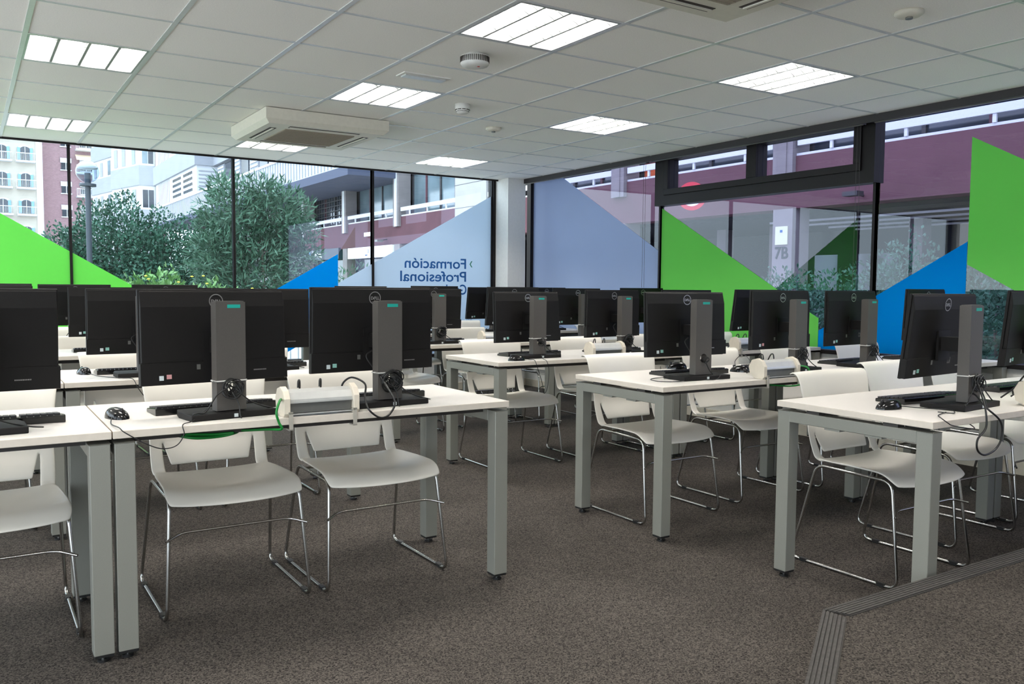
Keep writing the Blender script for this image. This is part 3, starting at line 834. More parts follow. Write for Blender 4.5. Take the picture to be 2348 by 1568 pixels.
MON = {'A': [(-1.925, -0.7, 4.0, 1.5, 1.195, 'big', 'a'), (-2.536, -0.7, 7.7, -1.6, 1.183, 'mid', 'b'), (-3.3, -0.7, 3.5, 5.5, 1.184, 'mid', 'a')],
       'L': [(-1.91, 0.86, -1, 1, 1.182, 'mid', 'a'), (-2.524, 0.86, 1.5, 3.3, 1.178, 'tail', 'a'), (-3.28, 0.87, 0, 1, 1.19, 'mid', 'a')],
       'K': [(-1.87, 2.5, 0, 1, 1.18, 'mid', 'a'), (-2.455, 2.49, 2, 1, 1.18, 'mid', 'a'), (-3.2, 2.5, 0, 1, 1.19, 'mid', 'a')],
       'J': [(-1.85, 3.88, 0, 1, 1.2, 'mid', 'a'), (-2.54, 3.88, 0, 1, 1.197, 'mid', 'a'), (-3.11, 3.88, 0, 1, 1.2, None, 'a')],
       'R': [(0.022, -1.895, 5.2, 6.4, 1.187, 'mid', 'a'), (0.761, -1.86, 10.0, 5.2, 1.203, 'big', 'a')],
       'M': [(-0.136, -0.61, -2.9, -2.3, 1.182, 'tail', 'a'), (0.632, -0.58, 3.9, 0.2, 1.193, 'mid', 'b'), (1.276, -0.58, 4.3, -0.0, 1.194, 'mid', 'a'), (2.083, -0.56, 6.6, 2.8, 1.208, 'mid', 'a')],
       'B': [(-0.145, 0.865, 2.6, -3.0, 1.17, 'small', 'a'), (0.584, 0.865, 6.3, 0.7, 1.186, 'big', 'a'), (1.327, 0.89, 2.1, 1.7, 1.19, 'mid', 'a'), (2.096, 0.89, 0.3, 7.8, 1.196, 'mid', 'a')],
       'C': [(-0.065, 2.39, -0.1, 4.6, 1.183, 'big', 'a'), (0.717, 2.39, 0.4, 6.3, 1.202, 'mid', 'a'), (1.413, 2.39, -1.2, 1.8, 1.195, 'small', 'a'), (2.194, 2.39, -1.1, 1.8, 1.202, 'mid', 'a')],
       'D': [(-0.1, 3.8, 0, 2, 1.2, 'mid', 'a'), (0.691, 3.8, 0, 2, 1.207, 'mid', 'a'), (1.325, 3.8, 0.7, 9.0, 1.199, 'mid', 'a'), (2.05, 3.8, 0, 2, 1.2, 'mid', 'a')]}
MO = {}
for r, l in MON.items():
    for k, (x, y, rz, ti, zt, bu, st) in enumerate(l):
        MO[r, k] = monitor(x, y, tname('black monitor', POS[k], ROW[r]), D_(rz), D_(ti), zt, bu, st)

# ---- keyboards
def keyboard_meshes():
    b = MB(); b.prism([(-.068, 0), (.068, 0), (.068, .012), (.060, .014), (-.055, .026), (-.068, .024)], -.22, .22, 'gloss', 'yz')
    body = bev(b.mesh('body'), .002, 1)
    k = MB(); A = math.atan2(.012, .115)
    def zz(y): return .0145 + (.06 - y) / .115 * .0125
    for r_ in range(6):
        y = -.052 + r_ * .0195; n = 15
        for q in range(n):
            x0 = -.212 + q * .0196
            if r_ == 5 and 3 <= q <= 8:
                if q == 3: k.box(x0, x0 + .0196 * 6 - .003, y, y + .016, zz(y) - .004, zz(y) + .004, 'key')
                continue
            k.box(x0, x0 + .0166, y, y + .016, zz(y) - .004, zz(y) + .004, 'key')
        for q in range(6):
            x0 = .0905 + q * .0196
            k.box(x0, x0 + .0166, y, y + .016, zz(y) - .004, zz(y) + .004, 'key')
    # feet under the rear edge
    ft = MB(); ft.box(-.19, -.16, -.066, -.056, -.008, .002, 'gloss'); ft.box(.16, .19, -.066, -.056, -.008, .002, 'gloss')
    return body, k.mesh('keys')
KM = keyboard_meshes()
def keyboard(x, y, lab, rz=0, z=TZ, tilt=0):
    o = empty('keyboard', (x, y + .012, z), 0, label=lab, cat='keyboard', group='black keyboards')
    o.rotation_euler = (D_(tilt), 0, D_(rz))
    ob('body', KM[0], o); ob('keys', KM[1], o)
    return o
KB = {'A': [(-1.90, -.585, 5, 1), (-2.525, -.585, 3, 1), (-3.24, -.585, 0, 1)], 'L': [(-1.87, .98, 0, 1), (-2.52, .99, 0, 1), (-3.25, .99, 0, 1)],
      'K': [(-1.84, 2.63, 0, 1), (-2.47, 2.62, 0, 1)],
      'R': [(.095, -1.76, -3, 1), (.86, -1.72, 0, 1)],
      'M': [(.0, -.475, -4, 1), (.72, -.44, 0, 1), (1.40, -.44, 5, 1), (2.1, -.43, 0, 1)],
      'B': [(-.06, .99, 2, 1), (.66, .99, 0, 1), (1.36, 1.01, 0, 1), (2.06, 1.01, 0, 1)],
      'C': [(.03, 2.51, 0, 1), (.74, 2.51, 0, 1), (1.40, 2.51, 0, 1)]}
for r, l in KB.items():
    for k, (x, y, rz, _) in enumerate(l): keyboard(x, y, tname('black keyboard', POS[k], ROW[r]), rz)

# ---- mice
def mouse_mesh():
    b = MB(); nu, nv = 16, 8; vs = []
    for i in range(nu):
        t = 2 * PI * i / nu
        for j in range(nv + 1):
            ph = PI / 2 * j / nv
            cx = math.cos(t); cy = math.sin(t)
            sx = abs(cx) ** .8 * (1 if cx > 0 else -1); sy = abs(cy) ** .9 * (1 if cy > 0 else -1)
            r_ = math.cos(ph) ** .75
            z = .036 * math.sin(ph) * (1 - .18 * sy * r_)
            vs.append((.031 * sx * r_, .056 * sy * r_, z))
    m = nv + 1
    fs = [(i * m + j, ((i + 1) % nu) * m + j, ((i + 1) % nu) * m + j + 1, i * m + j + 1) for i in range(nu) for j in range(nv)]
    b.add(vs, fs, 'gloss', True); b.add([vs[i * m] for i in range(nu)], [tuple(range(nu))], 'gloss')
    w_ = MB(); w_.cyl((-.003, .032, .031), .007, .006, 'key', 14, 'x')
    return b.mesh('shell'), w_.mesh('scroll_wheel')
MS = mouse_mesh()
def mouse(x, y, lab, rz=0, z=TZ, cable=None, r=.0019):
    o = empty('mouse', (x, y, z), D_(rz), label=lab, cat='mouse', group='black computer mice')
    ob('shell', MS[0], o); ob('scroll_wheel', MS[1], o)
    if cable:
        q = MB(); q.tube(smooth_path(cable, 7), r, 'cable', 6)
        q.M = None; me = q.mesh('cable'); me.transform((Matrix.Translation((x, y, z)) @ Matrix.Rotation(D_(rz), 4, 'Z')).inverted())
        ob('cable', me, o)
    return o
mouse(-2.862, -.63, 'black mouse lying on the desk near the gap between the two nearest desks', 200,
      cable=[(-2.885, -.685, .752), (-2.90, -.78, .744), (-2.893, -.90, .748), (-2.88, -.93, .735), (-2.817, -.938, .694), (-2.771, -.935, .675), (-2.727, -.93, .681), (-2.704, -.93, .715), (-2.705, -.92, .745), (-2.66, -.86, .747), (-2.60, -.80, .775)])
mouse(-.085, -.455, 'black mouse resting on top of the keyboard in the second row right of the aisle', 60, z=TZ + .030,
      cable=[(-.03, -.49, .775), (-.06, -.56, .765), (-.20, -.68, .744), (-.33, -.735, .743), (-.42, -.70, .743), (-.40, -.60, .743), (-.30, -.56, .743), (-.22, -.62, .744), (-.21, -.70, .744), (-.12, -.77, .744), (-.05, -.74, .766)])
mouse(-.285, -1.84, 'black mouse near the desk corner, behind the platform', 78,
      cable=[(-.235, -1.86, .75), (-.17, -1.91, .744), (-.12, -1.99, .744), (-.20, -2.05, .744), (-.22, -2.0, .744)])
mouse(-.385, .665, 'glossy black mouse at the front edge of the third row right of the aisle', 80,
      cable=[(-.335, .66, .75), (-.31, .62, .747), (-.30, .585, .745), (-.285, .575, .70), (-.25, .572, .60), (-.235, .572, .535), (-.21, .572, .57), (-.198, .574, .67), (-.21, .58, .735), (-.2, .64, .747), (-.15, .73, .77)])
mouse(-2.79, 1.03, 'black mouse left of the keyboard in the second row left of the aisle', 10,
      cable=[(-2.78, .97, .75), (-2.74, .84, .744), (-2.66, .70, .744), (-2.62, .62, .744), (-2.60, .60, .70), (-2.55, .60, .64), (-2.48, .60, .66)])
mouse(1.10, 2.42, 'small black mouse beside the monitor third from the aisle, fourth row right', 0)
mouse(.33, -.52, 'dark mouse behind the outlet box of the second row right of the aisle', 30,
      cable=[(.36, -.47, .75), (.40, -.42, .79), (.42, -.46, .83), (.38, -.55, .80), (.33, -.62, .76)])

# ---- outlet boxes clamped to the front edges (x0,x1 along the desk edge)
def box_meshes(L_=.235):
    prof = [(.0, .012), (.0, .065), (.018, .092), (.05, .105), (.085, .095), (.105, .06), (.095, .02), (.06, .0), (.012, .0)]
    c = MB()
    c.prism(prof, 0, .022, 'cap', 'yz')
    cap = bev(c.mesh('end_cap'), .002, 2)
    b = MB(); ip = [(.012, .050), (.014, .060), (.028, .083), (.05, .094), (.08, .086), (.097, .058), (.09, .026), (.06, .008), (.035, .008), (.03, .03), (.028, .046)]
    b.prism(ip, 0, L_, 'alu', 'yz'); b = b.mesh('housing')
    s = MB(); s.box(.004, L_ - .004, .020, .028, .012, .048, 'aludk'); s.box(0, L_, .010, .016, .047, .052, 'alu'); s.box(0, L_, .012, .03, .006, .010, 'alu'); s = s.mesh('socket_strip')
    k = MB()
    for x in (0,):
        k.box(x, x + .014, -.010, -.006, -.045, .020, 'clampg'); k.box(x, x + .014, -.010, .03, -.045, -.041, 'clampg'); k.box(x, x + .014, -.010, .01, .012, .018, 'clampg')
    return cap, b, s, k.mesh('clamp')
BM = box_meshes()
def outlet(x, row, lab, green=None):
    y = YROW[row]
    o = empty('outlet_box', (x, y + .002, TZ), 0, label=lab, cat='outlet box', group='outlet boxes clamped to the desks')
    ob('end_cap', BM[0], o, loc=(-.022, 0, 0)); ob('end_cap', BM[0], o, loc=(.235, 0, 0)); ob('housing', BM[1], o); ob('socket_strip', BM[2], o); ob('clamp', BM[3], o, loc=(-.008, 0, 0)); ob('clamp', BM[3], o, loc=(.229, 0, 0))
    q = MB()
    for dx_ in (.05, .13): q.tube(smooth_path([(dx_, .07, .095), (dx_ + .005, .08, .118), (dx_ + .02, .11, .112), (dx_ + .03, .15, .06), (dx_ + .02, .20, .012)], 5), .0035, 'cable', 6)
    ob('plug_leads', q, o)
    if green:
        q = MB(); q.tube(smooth_path([(a - x, b - y - .002, c - TZ) for a, b, c in green], 7), .0045, 'gcable', 8); ob('network_cable', q, o)
    return o
outlet(-2.345, 'A', 'white outlet box clamped between the two monitors of the nearest left row',
       [(-2.36, -.86, .80), (-2.39, -.93, .80), (-2.405, -.945, .765), (-2.395, -.94, .73), (-2.385, -.935, .706), (-2.42, -.88, .700), (-2.50, -.80, .69)])
outlet(.150, 'M', 'white outlet box clamped between two monitors of the second row right',
       [(.40, -.84, .80), (.425, -.90, .79), (.432, -.90, .74), (.40, -.885, .705), (.33, -.86, .695), (.25, -.80, .70)])
outlet(.19, 'B', 'white outlet box clamped between two monitors of the third row right')
outlet(.262, 'C', 'white outlet box at the aisle end of the fourth row right', )
outlet(.30, 'R', 'white outlet box cut by the right photo edge, behind the platform',
       [(.33, -2.06, .72), (.38, -2.13, .70), (.46, -2.12, .69), (.55, -2.0, .70)])
outlet(1.70, 'M', 'ivory outlet box near the right windows, second row right')
outlet(1.56, 'B', 'aluminium outlet box near the right windows, third row right')
outlet(-2.33, 'L', 'outlet box of the second row left, hidden behind the nearest monitors')

# ---- loose cables
def cable(name, pts, r, mt, lab, extra=()):
    q = MB(); q.tube(smooth_path(pts, 7), r, mt, 8)
    for e in extra: q.tube(smooth_path(e, 7), r, mt, 8)
    return tag(ob(name, q), lab, 'cable')
cable('power_cable', [(-1.96, -.80, .86), (-1.955, -.86, .82), (-1.953, -.925, .77), (-1.975, -.932, .73), (-2.005, -.935, .717), (-2.035, -.932, .727), (-2.062, -.925, .757), (-2.045, -.86, .79), (-2.02, -.80, .83), (-2.05, -.74, .85), (-2.08, -.72, .82), (-2.06, -.70, .77)], .0038, 'cable',
      'thick black cable looping over the desk edge below the aisle-end monitor, nearest left row')
random.seed(4)
cl = []
for k in range(7):
    c0 = Vector((-2.075, -.775, .785)); P = []
    for a in range(9):
        t = 2 * PI * a / 8; P.append((c0.x + .035 * math.cos(t) * random.uniform(.7, 1.1), c0.y + .02 * math.sin(2 * t + k) * random.uniform(.5, 1), max(.745, c0.z + .032 * math.sin(t) * random.uniform(.7, 1.2))))
    cl.append(P)
q = MB()
for P in cl: q.tube(smooth_path(P, 4), .0022, 'cable', 6)
tag(ob('cable_tangle', q), 'tangle of thin black cables between the outlet box and the aisle-end monitor', 'cable')
cable('power_cable', [(.03, -1.995, .85), (-.02, -2.04, .835), (-.10, -2.10, .80), (-.15, -2.14, .765), (-.16, -2.15, .702), (-.213, -2.15, .662), (-.21, -2.15, .622), (-.16, -2.15, .6), (-.088, -2.15, .615), (-.049, -2.15, .657), (-.054, -2.145, .716), (-.09, -2.11, .765), (-.05, -2.05, .80), (.02, -1.99, .80)], .0036, 'cable',
      'black cable hanging in a big loop from the desk behind the platform')
cable('mouse_cable', [(-.20, -2.02, .744), (-.30, -2.05, .744), (-.395, -2.12, .748), (-.391, -2.14, .735), (-.368, -2.142, .725), (-.289, -2.14, .71), (-.209, -2.135, .700), (-.15, -2.08, .706)], .002, 'cable', 'thin black cable dipping below the desk edge behind the platform')
cable('network_cable', [(-2.80, -.80, .703), (-2.70, -.81, .700), (-2.60, -.80, .698), (-2.515, -.79, .694), (-2.50, -.80, .686), (-2.56, -.82, .680), (-2.66, -.80, .683), (-2.70, -.78, .690), (-2.62, -.79, .688), (-2.54, -.81, .684)], .005, 'gcable',
      'green network cable bundled under the desktop of the nearest left row', [[(-2.68, -.83, .697), (-2.58, -.82, .688), (-2.52, -.83, .689), (-2.56, -.82, .679), (-2.64, -.83, .681), (-2.69, -.82, .69)]])
q = MB(); random.seed(9)
for k in range(6):
    P = [(.40 + .09 * math.cos(t + k) * random.uniform(.6, 1.1) + .1 * (k % 2), -.70 + .03 * math.sin(t * 2), .775 + .028 * math.sin(t + k)) for t in [2 * PI * a / 8 for a in range(9)]]
    q.tube(smooth_path(P, 4), .003, 'gcable' if k % 3 == 0 else 'cable', 6)
tag(ob('cable_tangle', q), 'tangle of black and green cables behind the outlet box, second row right', 'cable')

# ================================================================== outside
MT.update(
    paving=mat('street_paving', (190, 186, 178), 0.9, noise=(3, .12)),
    maroon=mat('maroon_render', (92, 57, 66), 0.85, noise=(1.2, .10), bump=(8, .3)),
    concrete=mat('grey_concrete_pier', (128, 121, 122), 0.85, noise=(2, .12)),
    stone=mat('pale_stone_cladding', (168, 164, 163), 0.8, noise=(2, .05)),
    rail=mat('white_rail', (206, 208, 212), 0.6),
    win=mat('street_window_glass', (104, 120, 128), 0.12, spec=0.8, noise=(.8, .3)),
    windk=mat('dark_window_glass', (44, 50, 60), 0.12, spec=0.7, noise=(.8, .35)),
    wframe=mat('window_frame_dark', (52, 50, 54), 0.5),
    soffit=mat('navy_soffit_boards', (70, 76, 98), 0.8),  # dark navy boards on the underside of the overhang
    ribbed=mat('white_ribbed_cladding', (176, 180, 192), 0.7, noise=(3, .05)),
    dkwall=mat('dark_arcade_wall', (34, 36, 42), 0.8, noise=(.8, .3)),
    sign=mat('white_shop_sign', (236, 238, 240), 0.5),
    plaque=mat('pale_yellow_notice', (206, 206, 176), 0.6),
    signdk=mat('slate_shop_sign', (44, 58, 72), 0.5),
    signbl=mat('blue_emblem', (70, 150, 200), 0.5),
    panelg=mat('grey_balcony_panel', (152, 154, 162), 0.8, noise=(1, .04)),
    panelw=mat('white_balcony_panel', (204, 206, 212), 0.8, noise=(1, .04)),
    brick=brick_mat('red_brick', (152, 120, 126), (158, 134, 138), 2.6),
    yellow=mat('cream_facade_plaster', (184, 176, 164), 0.85, noise=(1, .05)),
    shutter=mat('blue_shutter', (120, 160, 186), 0.6),
    awning=mat('cream_awning', (232, 210, 182), 0.8),
    post=mat('dark_lamp_post', (50, 58, 66), 0.5),
    leafa=mat('dark_evergreen_leaf', (46, 88, 68), 0.6, noise=(4, .3)),
    leafb=mat('narrow_olive_leaf', (70, 104, 82), 0.6, noise=(4, .3)),
    leafc=mat('yellow_green_leaf', (112, 152, 88), 0.6, noise=(4, .3)),
    flower=mat('yellow_blossom', (238, 220, 80), 0.6),
    bark=mat('grey_bark', (112, 104, 94), 0.9, noise=(12, .2)),
    redsign=mat('red_sign_ring', (206, 44, 66), 0.5),
    orange=mat('orange_panel', (206, 96, 56), 0.7),
    ink=mat('dark_ink', (40, 42, 48), 0.6),
    globe=glass_mat('lamp_globe', (0.70, 0.78, 0.86, 1), 1.2),
)
b = MB(); b.box(XL - 60, 60, YB + .13, 150, -.3, -.15, 'paving'); b.box(XR + .13, 60, -40, YB + .13, -.3, -.15, 'paving'); struct('ground', b)

XF = 10.4          # the facade across the street runs parallel to the right windows
bl = empty('office_block', (XF, 20, -.15), label='maroon and white office block across the street with long ribbon balconies', cat='building')
def bp(name, m, par=None):
    me = m.mesh(name)
    if par is None: par = bl
    me.transform(Matrix.Translation((-XF, -20, .15)))
    return ob(name, me, par)
y_a, y_b = -8.0, 62.0
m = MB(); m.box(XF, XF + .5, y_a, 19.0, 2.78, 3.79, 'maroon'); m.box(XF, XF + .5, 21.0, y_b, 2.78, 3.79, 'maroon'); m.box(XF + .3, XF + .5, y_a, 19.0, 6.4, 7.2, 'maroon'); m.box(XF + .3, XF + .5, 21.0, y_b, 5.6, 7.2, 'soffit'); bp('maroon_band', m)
m = MB(); m.box(XF + .02, XF + .42, y_a, 19.0, 3.79, 3.84, 'rail'); m.box(XF + .02, XF + .42, 21.0, y_b, 3.79, 3.84, 'rail'); bp('sill', m)
m = MB(); m.box(XF - .06, XF + .4, 19.0, 21.0, -.15, 9, 'stone')
for z in (3.0, 3.75, 4.5, 5.25, 6.0): m.box(XF - .064, XF + .35, 18.998, 21.002, z, z + .015, 'wframe')
bp('stone_pier', m)
piers = [-7.7, -2.6, 2.5, 7.6, 12.65, 17.8, 25.5, 30.7, 35.9, 41.1, 46.3, 51.5, 56.7]
for k, y in enumerate(piers):
    m = MB(); m.box(XF - .1, XF + .4, y - .24, y + .24, 3.43, 5.9, 'concrete'); m.box(XF - .12, XF + .42, y - .1, y + .1, 3.43, 5.9, 'rail' if y > 20 else 'concrete'); bp('pier', m)
    m = MB(); m.box(XF - .05, XF + .45, y - .24, y + .24, -.15, 2.78, 'concrete'); bp('column', m)
edges = piers + []
segs = [(piers[k] + .3, piers[k + 1] - .3) for k in range(len(piers) - 1) if piers[k + 1] - piers[k] < 6] + [(18.05, 18.95), (21.0, 25.2)]
for k, (p0, p1) in enumerate(segs):
    m = MB(); m.box(XF - .04, XF + .02, p0, p1, 3.98, 4.12, 'rail')
    for q in range(3):
        y = p0 + (p1 - p0) * (q + .5) / 3; m.box(XF - .02, XF + .02, y - .03, y + .03, 3.84, 3.98, 'rail')
    bp('balcony_rail', m)
    m = MB(); xg = XF + .55; m.box(xg, xg + .04, p0 - .1, p1 + .1, 3.84, 6.4, 'win' if p0 > 18 and p0 < 30 else 'windk')
    f = bp('window', m)
    m = MB(); n = 4
    for q in range(n + 1):
        y = p0 - .1 + (p1 - p0 + .2) * q / n; m.box(xg - .05, xg, y - .04, y + .04, 3.84, 6.4, 'maroon' if q % 2 else 'wframe')
    m.box(xg - .05, xg, p0, p1, 5.35, 5.42, 'wframe')
    if p0 < 18:
        for z in (4.25, 4.4, 4.55, 4.7): m.box(xg - .08, xg - .05, p0, p1, z, z + .03, 'wframe')
        if k in (3, 8): m.box(xg - .03, xg - .001, p1 - .8, p1, 3.9, 4.9, 'orange')
    bp('window_frame', m, f) if False else bp('window_frame', m)
# grid screen on one bay far down
m = MB()
for q in range(14): m.box(XF + .46, XF + .48, 31.2 + q * .33, 31.24 + q * .33, 3.9, 5.6, 'wframe')
for q in range(8): m.box(XF + .46, XF + .48, 31.2, 35.5, 3.9 + q * .22, 3.93 + q * .22, 'wframe')
bp('grille_screen', m)
# ground floor
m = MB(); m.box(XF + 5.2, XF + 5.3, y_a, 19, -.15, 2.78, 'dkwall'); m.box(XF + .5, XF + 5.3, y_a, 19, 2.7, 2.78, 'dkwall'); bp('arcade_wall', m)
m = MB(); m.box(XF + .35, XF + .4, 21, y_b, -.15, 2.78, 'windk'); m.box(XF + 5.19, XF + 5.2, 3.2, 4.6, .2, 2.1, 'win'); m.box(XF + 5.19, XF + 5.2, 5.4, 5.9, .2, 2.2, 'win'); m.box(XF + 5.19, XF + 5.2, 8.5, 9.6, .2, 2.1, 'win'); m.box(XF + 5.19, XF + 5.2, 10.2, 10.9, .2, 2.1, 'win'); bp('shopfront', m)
m = MB()
for y in (.6, 2.6, 4.9, 6.3, 9.9, 11.6): m.box(XF + 2.6, XF + 2.9, y, y + .3, -.15, 2.7, 'concrete')
bp('inner_columns', m)
m = MB()
for k in range(4): m.box(XF + 2.0, XF + 5.0, 1.0, 8.0, 2.55 - .11 * k, 2.565 - .11 * k, 'aludk') if False else m.box(XF + 1.2 + k, XF + 1.24 + k, -2.0, 9.0, 2.62, 2.66, 'rail')
bp('ceiling_rails', m)
# shop signs
m = MB(); m.box(XF - .1, XF + .1, 31.3, 36.2, 2.37, 2.84, 'signdk'); s1_ = bp('shop_sign', m)
m = MB()
R0, R1 = .10, .17; yc, zc = 35.0, 2.6
for k in range(22):
    a0, a1 = 2 * PI * k / 28 + 1.2, 2 * PI * (k + 1) / 28 + 1.2
    m.add([(XF - .105, yc + R0 * math.cos(a0), zc + R0 * math.sin(a0)), (XF - .105, yc + R1 * math.cos(a0), zc + R1 * math.sin(a0)), (XF - .105, yc + R1 * math.cos(a1), zc + R1 * math.sin(a1)), (XF - .105, yc + R0 * math.cos(a1), zc + R0 * math.sin(a1))], [(0, 1, 2, 3)], 'signbl' if k < 10 else 'sign')
bp('sign_emblem', m, s1_)
def wall_text(body, size, y, z, mt, par, x=XF - .105, bold=.0, kx=1):
    me = text_mesh(body, size, mt, .004, bold=bold)
    me.transform(Matrix.Diagonal((kx, 1, 1, 1)))
    me.transform(Matrix.Rotation(-PI / 2, 4, 'Z'))        # reads along -y for a viewer on the -x side
    me.transform(Matrix.Translation((x - XF, y - 20, z + .15)))
    return ob('sign_text', me, par)
wall_text('DUTTMA', .30, 34.6, 2.47, 'sign', s1_, bold=.012)
wall_text('CENTRO', .10, 34.6, 2.72, 'sign', s1_)
m = MB(); m.box(XF - .12, XF + .1, 25.8, 30.2, 2.33, 2.77, 'sign'); s2_ = bp('shop_sign', m)
wall_text('3', .22, 28.1, 2.52, 'navy', s2_, XF - .125); wall_text('dental', .09, 28.35, 2.42, 'navy', s2_, XF - .125)
m = MB(); m.box(XF - .02, XF, 28.0, 28.7, 3.2, 3.36, 'sign'); bp('wall_plate', m)
m = MB(); m.box(XF - .45, XF - .2, 26.4, 26.65, 2.9, 2.97, 'aludk'); m.tube([(XF, 26.5, 3.0), (XF - .3, 26.5, 2.95)], .02, 'wframe'); bp('wall_spotlight', m)
m = MB(); m.box(XF - .4, XF - .2, 5.7, 6.0, 2.87, 2.95, 'wframe'); m.tube([(XF, 5.85, 2.9), (XF - .3, 5.85, 2.92)], .025, 'wframe'); bp('wall_spotlight', m)
# number and plaque on the pillar
m = MB(); m.box(XF - .07, XF - .051, 7.46, 7.76, 2.08, 2.44, 'plaque'); m.box(XF - .074, XF - .07, 7.58, 7.64, 2.32, 2.37, 'navy'); bp('wall_plaque', m)
wall_text('7B', .33, 7.775, 1.81, 'ink', bl, XF - .056, bold=.006, kx=.95)
# overhanging upper floors
XO = 8.4
m = MB(); m.box(XO, XO + .15, 25.45, 31.2, 5.53, 9.5, 'ribbed'); m.box(XO, XO + .15, 31.2, 62, 5.53, 6.58, 'ribbed'); m.box(XO, XF + .5, 25.45, 25.6, 5.53, 9.5, 'ribbed'); m.box(XO, XF, 31.1, 31.2, 6.58, 9.5, 'ribbed')
for q in range(100):
    y = 25.6 + q * .36; m.box(XO - .03, XO, y, y + .03, 5.56, 9.5 if y < 31.2 else 6.55, 'panelg')
bp('upper_floors', m)
m = MB(); m.box(XO - .06, XO + .2, 31.2, 62, 6.56, 6.66, 'rail'); bp('parapet_cap', m)
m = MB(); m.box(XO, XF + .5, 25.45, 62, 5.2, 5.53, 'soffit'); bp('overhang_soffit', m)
m = MB(); m.box(9.6, 9.8, 31.2, 49, 6.58, 16, 'panelw'); bp('recessed_wall', m)
for f in range(3):
    z = 6.6 + f * 2.9
    m = MB(); m.box(9.3, 9.6, 31.2, 49, z + 1.65, z + 2.9, 'panelg'); bp('balcony_band', m)
    m = MB()
    for q in range(5):
        y = 32 + q * 3.4; m.box(9.52, 9.6, y, y + 1.3, z + .3, z + 1.6, 'windk'); m.box(9.5, 9.6, y + 1.5, y + 2.9, z + .2, z + 1.6, 'panelg')
        for k in range(6): m.box(9.46, 9.5, y + 1.52, y + 2.88, z + .28 + k * .22, z + .38 + k * .22, 'rail')
    bp('louvred_windows', m)
    # projecting bay further along
    m = MB(); m.box(8.4, 10.3, 49, 61.8, z, z + 1.65, 'panelw'); bp('bay_wall', m)
    m = MB(); m.box(8.25, 10.3, 48.85, 61.9, z + 1.65, z + 2.9, 'panelg'); bp('balcony_band', m)
    m = MB()
    for q in range(2):
        y0_ = 50.2 + q * 3.2
        for a in range(6):
            for c in range(4): m.box(8.36, 8.4, y0_ + a * .42, y0_ + a * .42 + .28, z + .25 + c * .34, z + .25 + c * .34 + .16, 'windk')
    for k in range(8): m.box(8.38, 8.4, 57 + k * .5, 57.12 + k * .5, z + .1, z + 1.6, 'panelg')
    for k in range(6): m.box(8.5, 9.9, 48.95, 49, z + .2 + k * .22, z + .26 + k * .22, 'panelg')
    bp('louvre_screen', m)
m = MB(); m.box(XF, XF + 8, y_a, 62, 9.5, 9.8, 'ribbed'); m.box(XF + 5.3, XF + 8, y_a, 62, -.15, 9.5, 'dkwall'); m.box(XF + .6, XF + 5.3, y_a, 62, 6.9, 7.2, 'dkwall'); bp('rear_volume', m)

# no-cycling sign on a post in front of the facade
sg = empty('traffic_sign', (9.3, 9.05, -.15), label='round red and white no-cycling sign seen below the hopper window', cat='traffic sign')
# the disc faces the street corner, square to the building's windows
dirn = Vector((CX - 9.3, CY - 9.05, 0)).normalized(); ang = math.atan2(dirn.y, dirn.x) + PI / 2
m = MB(); m.tube([(0, 0, 3.26), (1.14, .25, 3.40)], .02, 'wframe', 8); m.tube([(0, .02, 3.02), (0, .02, 3.46)], .018, 'wframe', 8); ob('wall_bracket', m, sg)
m = MB(); m.cyl((0, -.004, 3.24), .29, .012, 'redsign', 40, 'y'); o = ob('ring', m, sg); o.rotation_euler = (0, 0, ang)
m = MB(); m.cyl((0, -.010, 3.24), .205, .006, 'sign', 40, 'y')
o2 = ob('face', m, sg); o2.rotation_euler = (0, 0, ang)
m = MB()
for x in (-.085, .085): m.tube([(x + .05 * math.cos(t), -.013, 3.19 + .05 * math.sin(t)) for t in [2 * PI * k / 18 for k in range(18)]], .006, 'ink', 6, closed=True)
for p, q in (((-.085, 3.19), (-.03, 3.27)), ((-.03, 3.27), (.05, 3.27)), ((.05, 3.27), (.085, 3.19)), ((-.03, 3.27), (0, 3.19)), ((0, 3.19), (.05, 3.27)), ((0, 3.19), (-.085, 3.19)), ((-.03, 3.27), (-.035, 3.31)), ((.05, 3.27), (.04, 3.31)), ((.02, 3.31), (.055, 3.31))):
    m.tube([(p[0], -.013, p[1]), (q[0], -.013, q[1])], .006, 'ink', 6)
o3 = ob('bicycle_symbol', m, sg); o3.rotation_euler = (0, 0, ang)

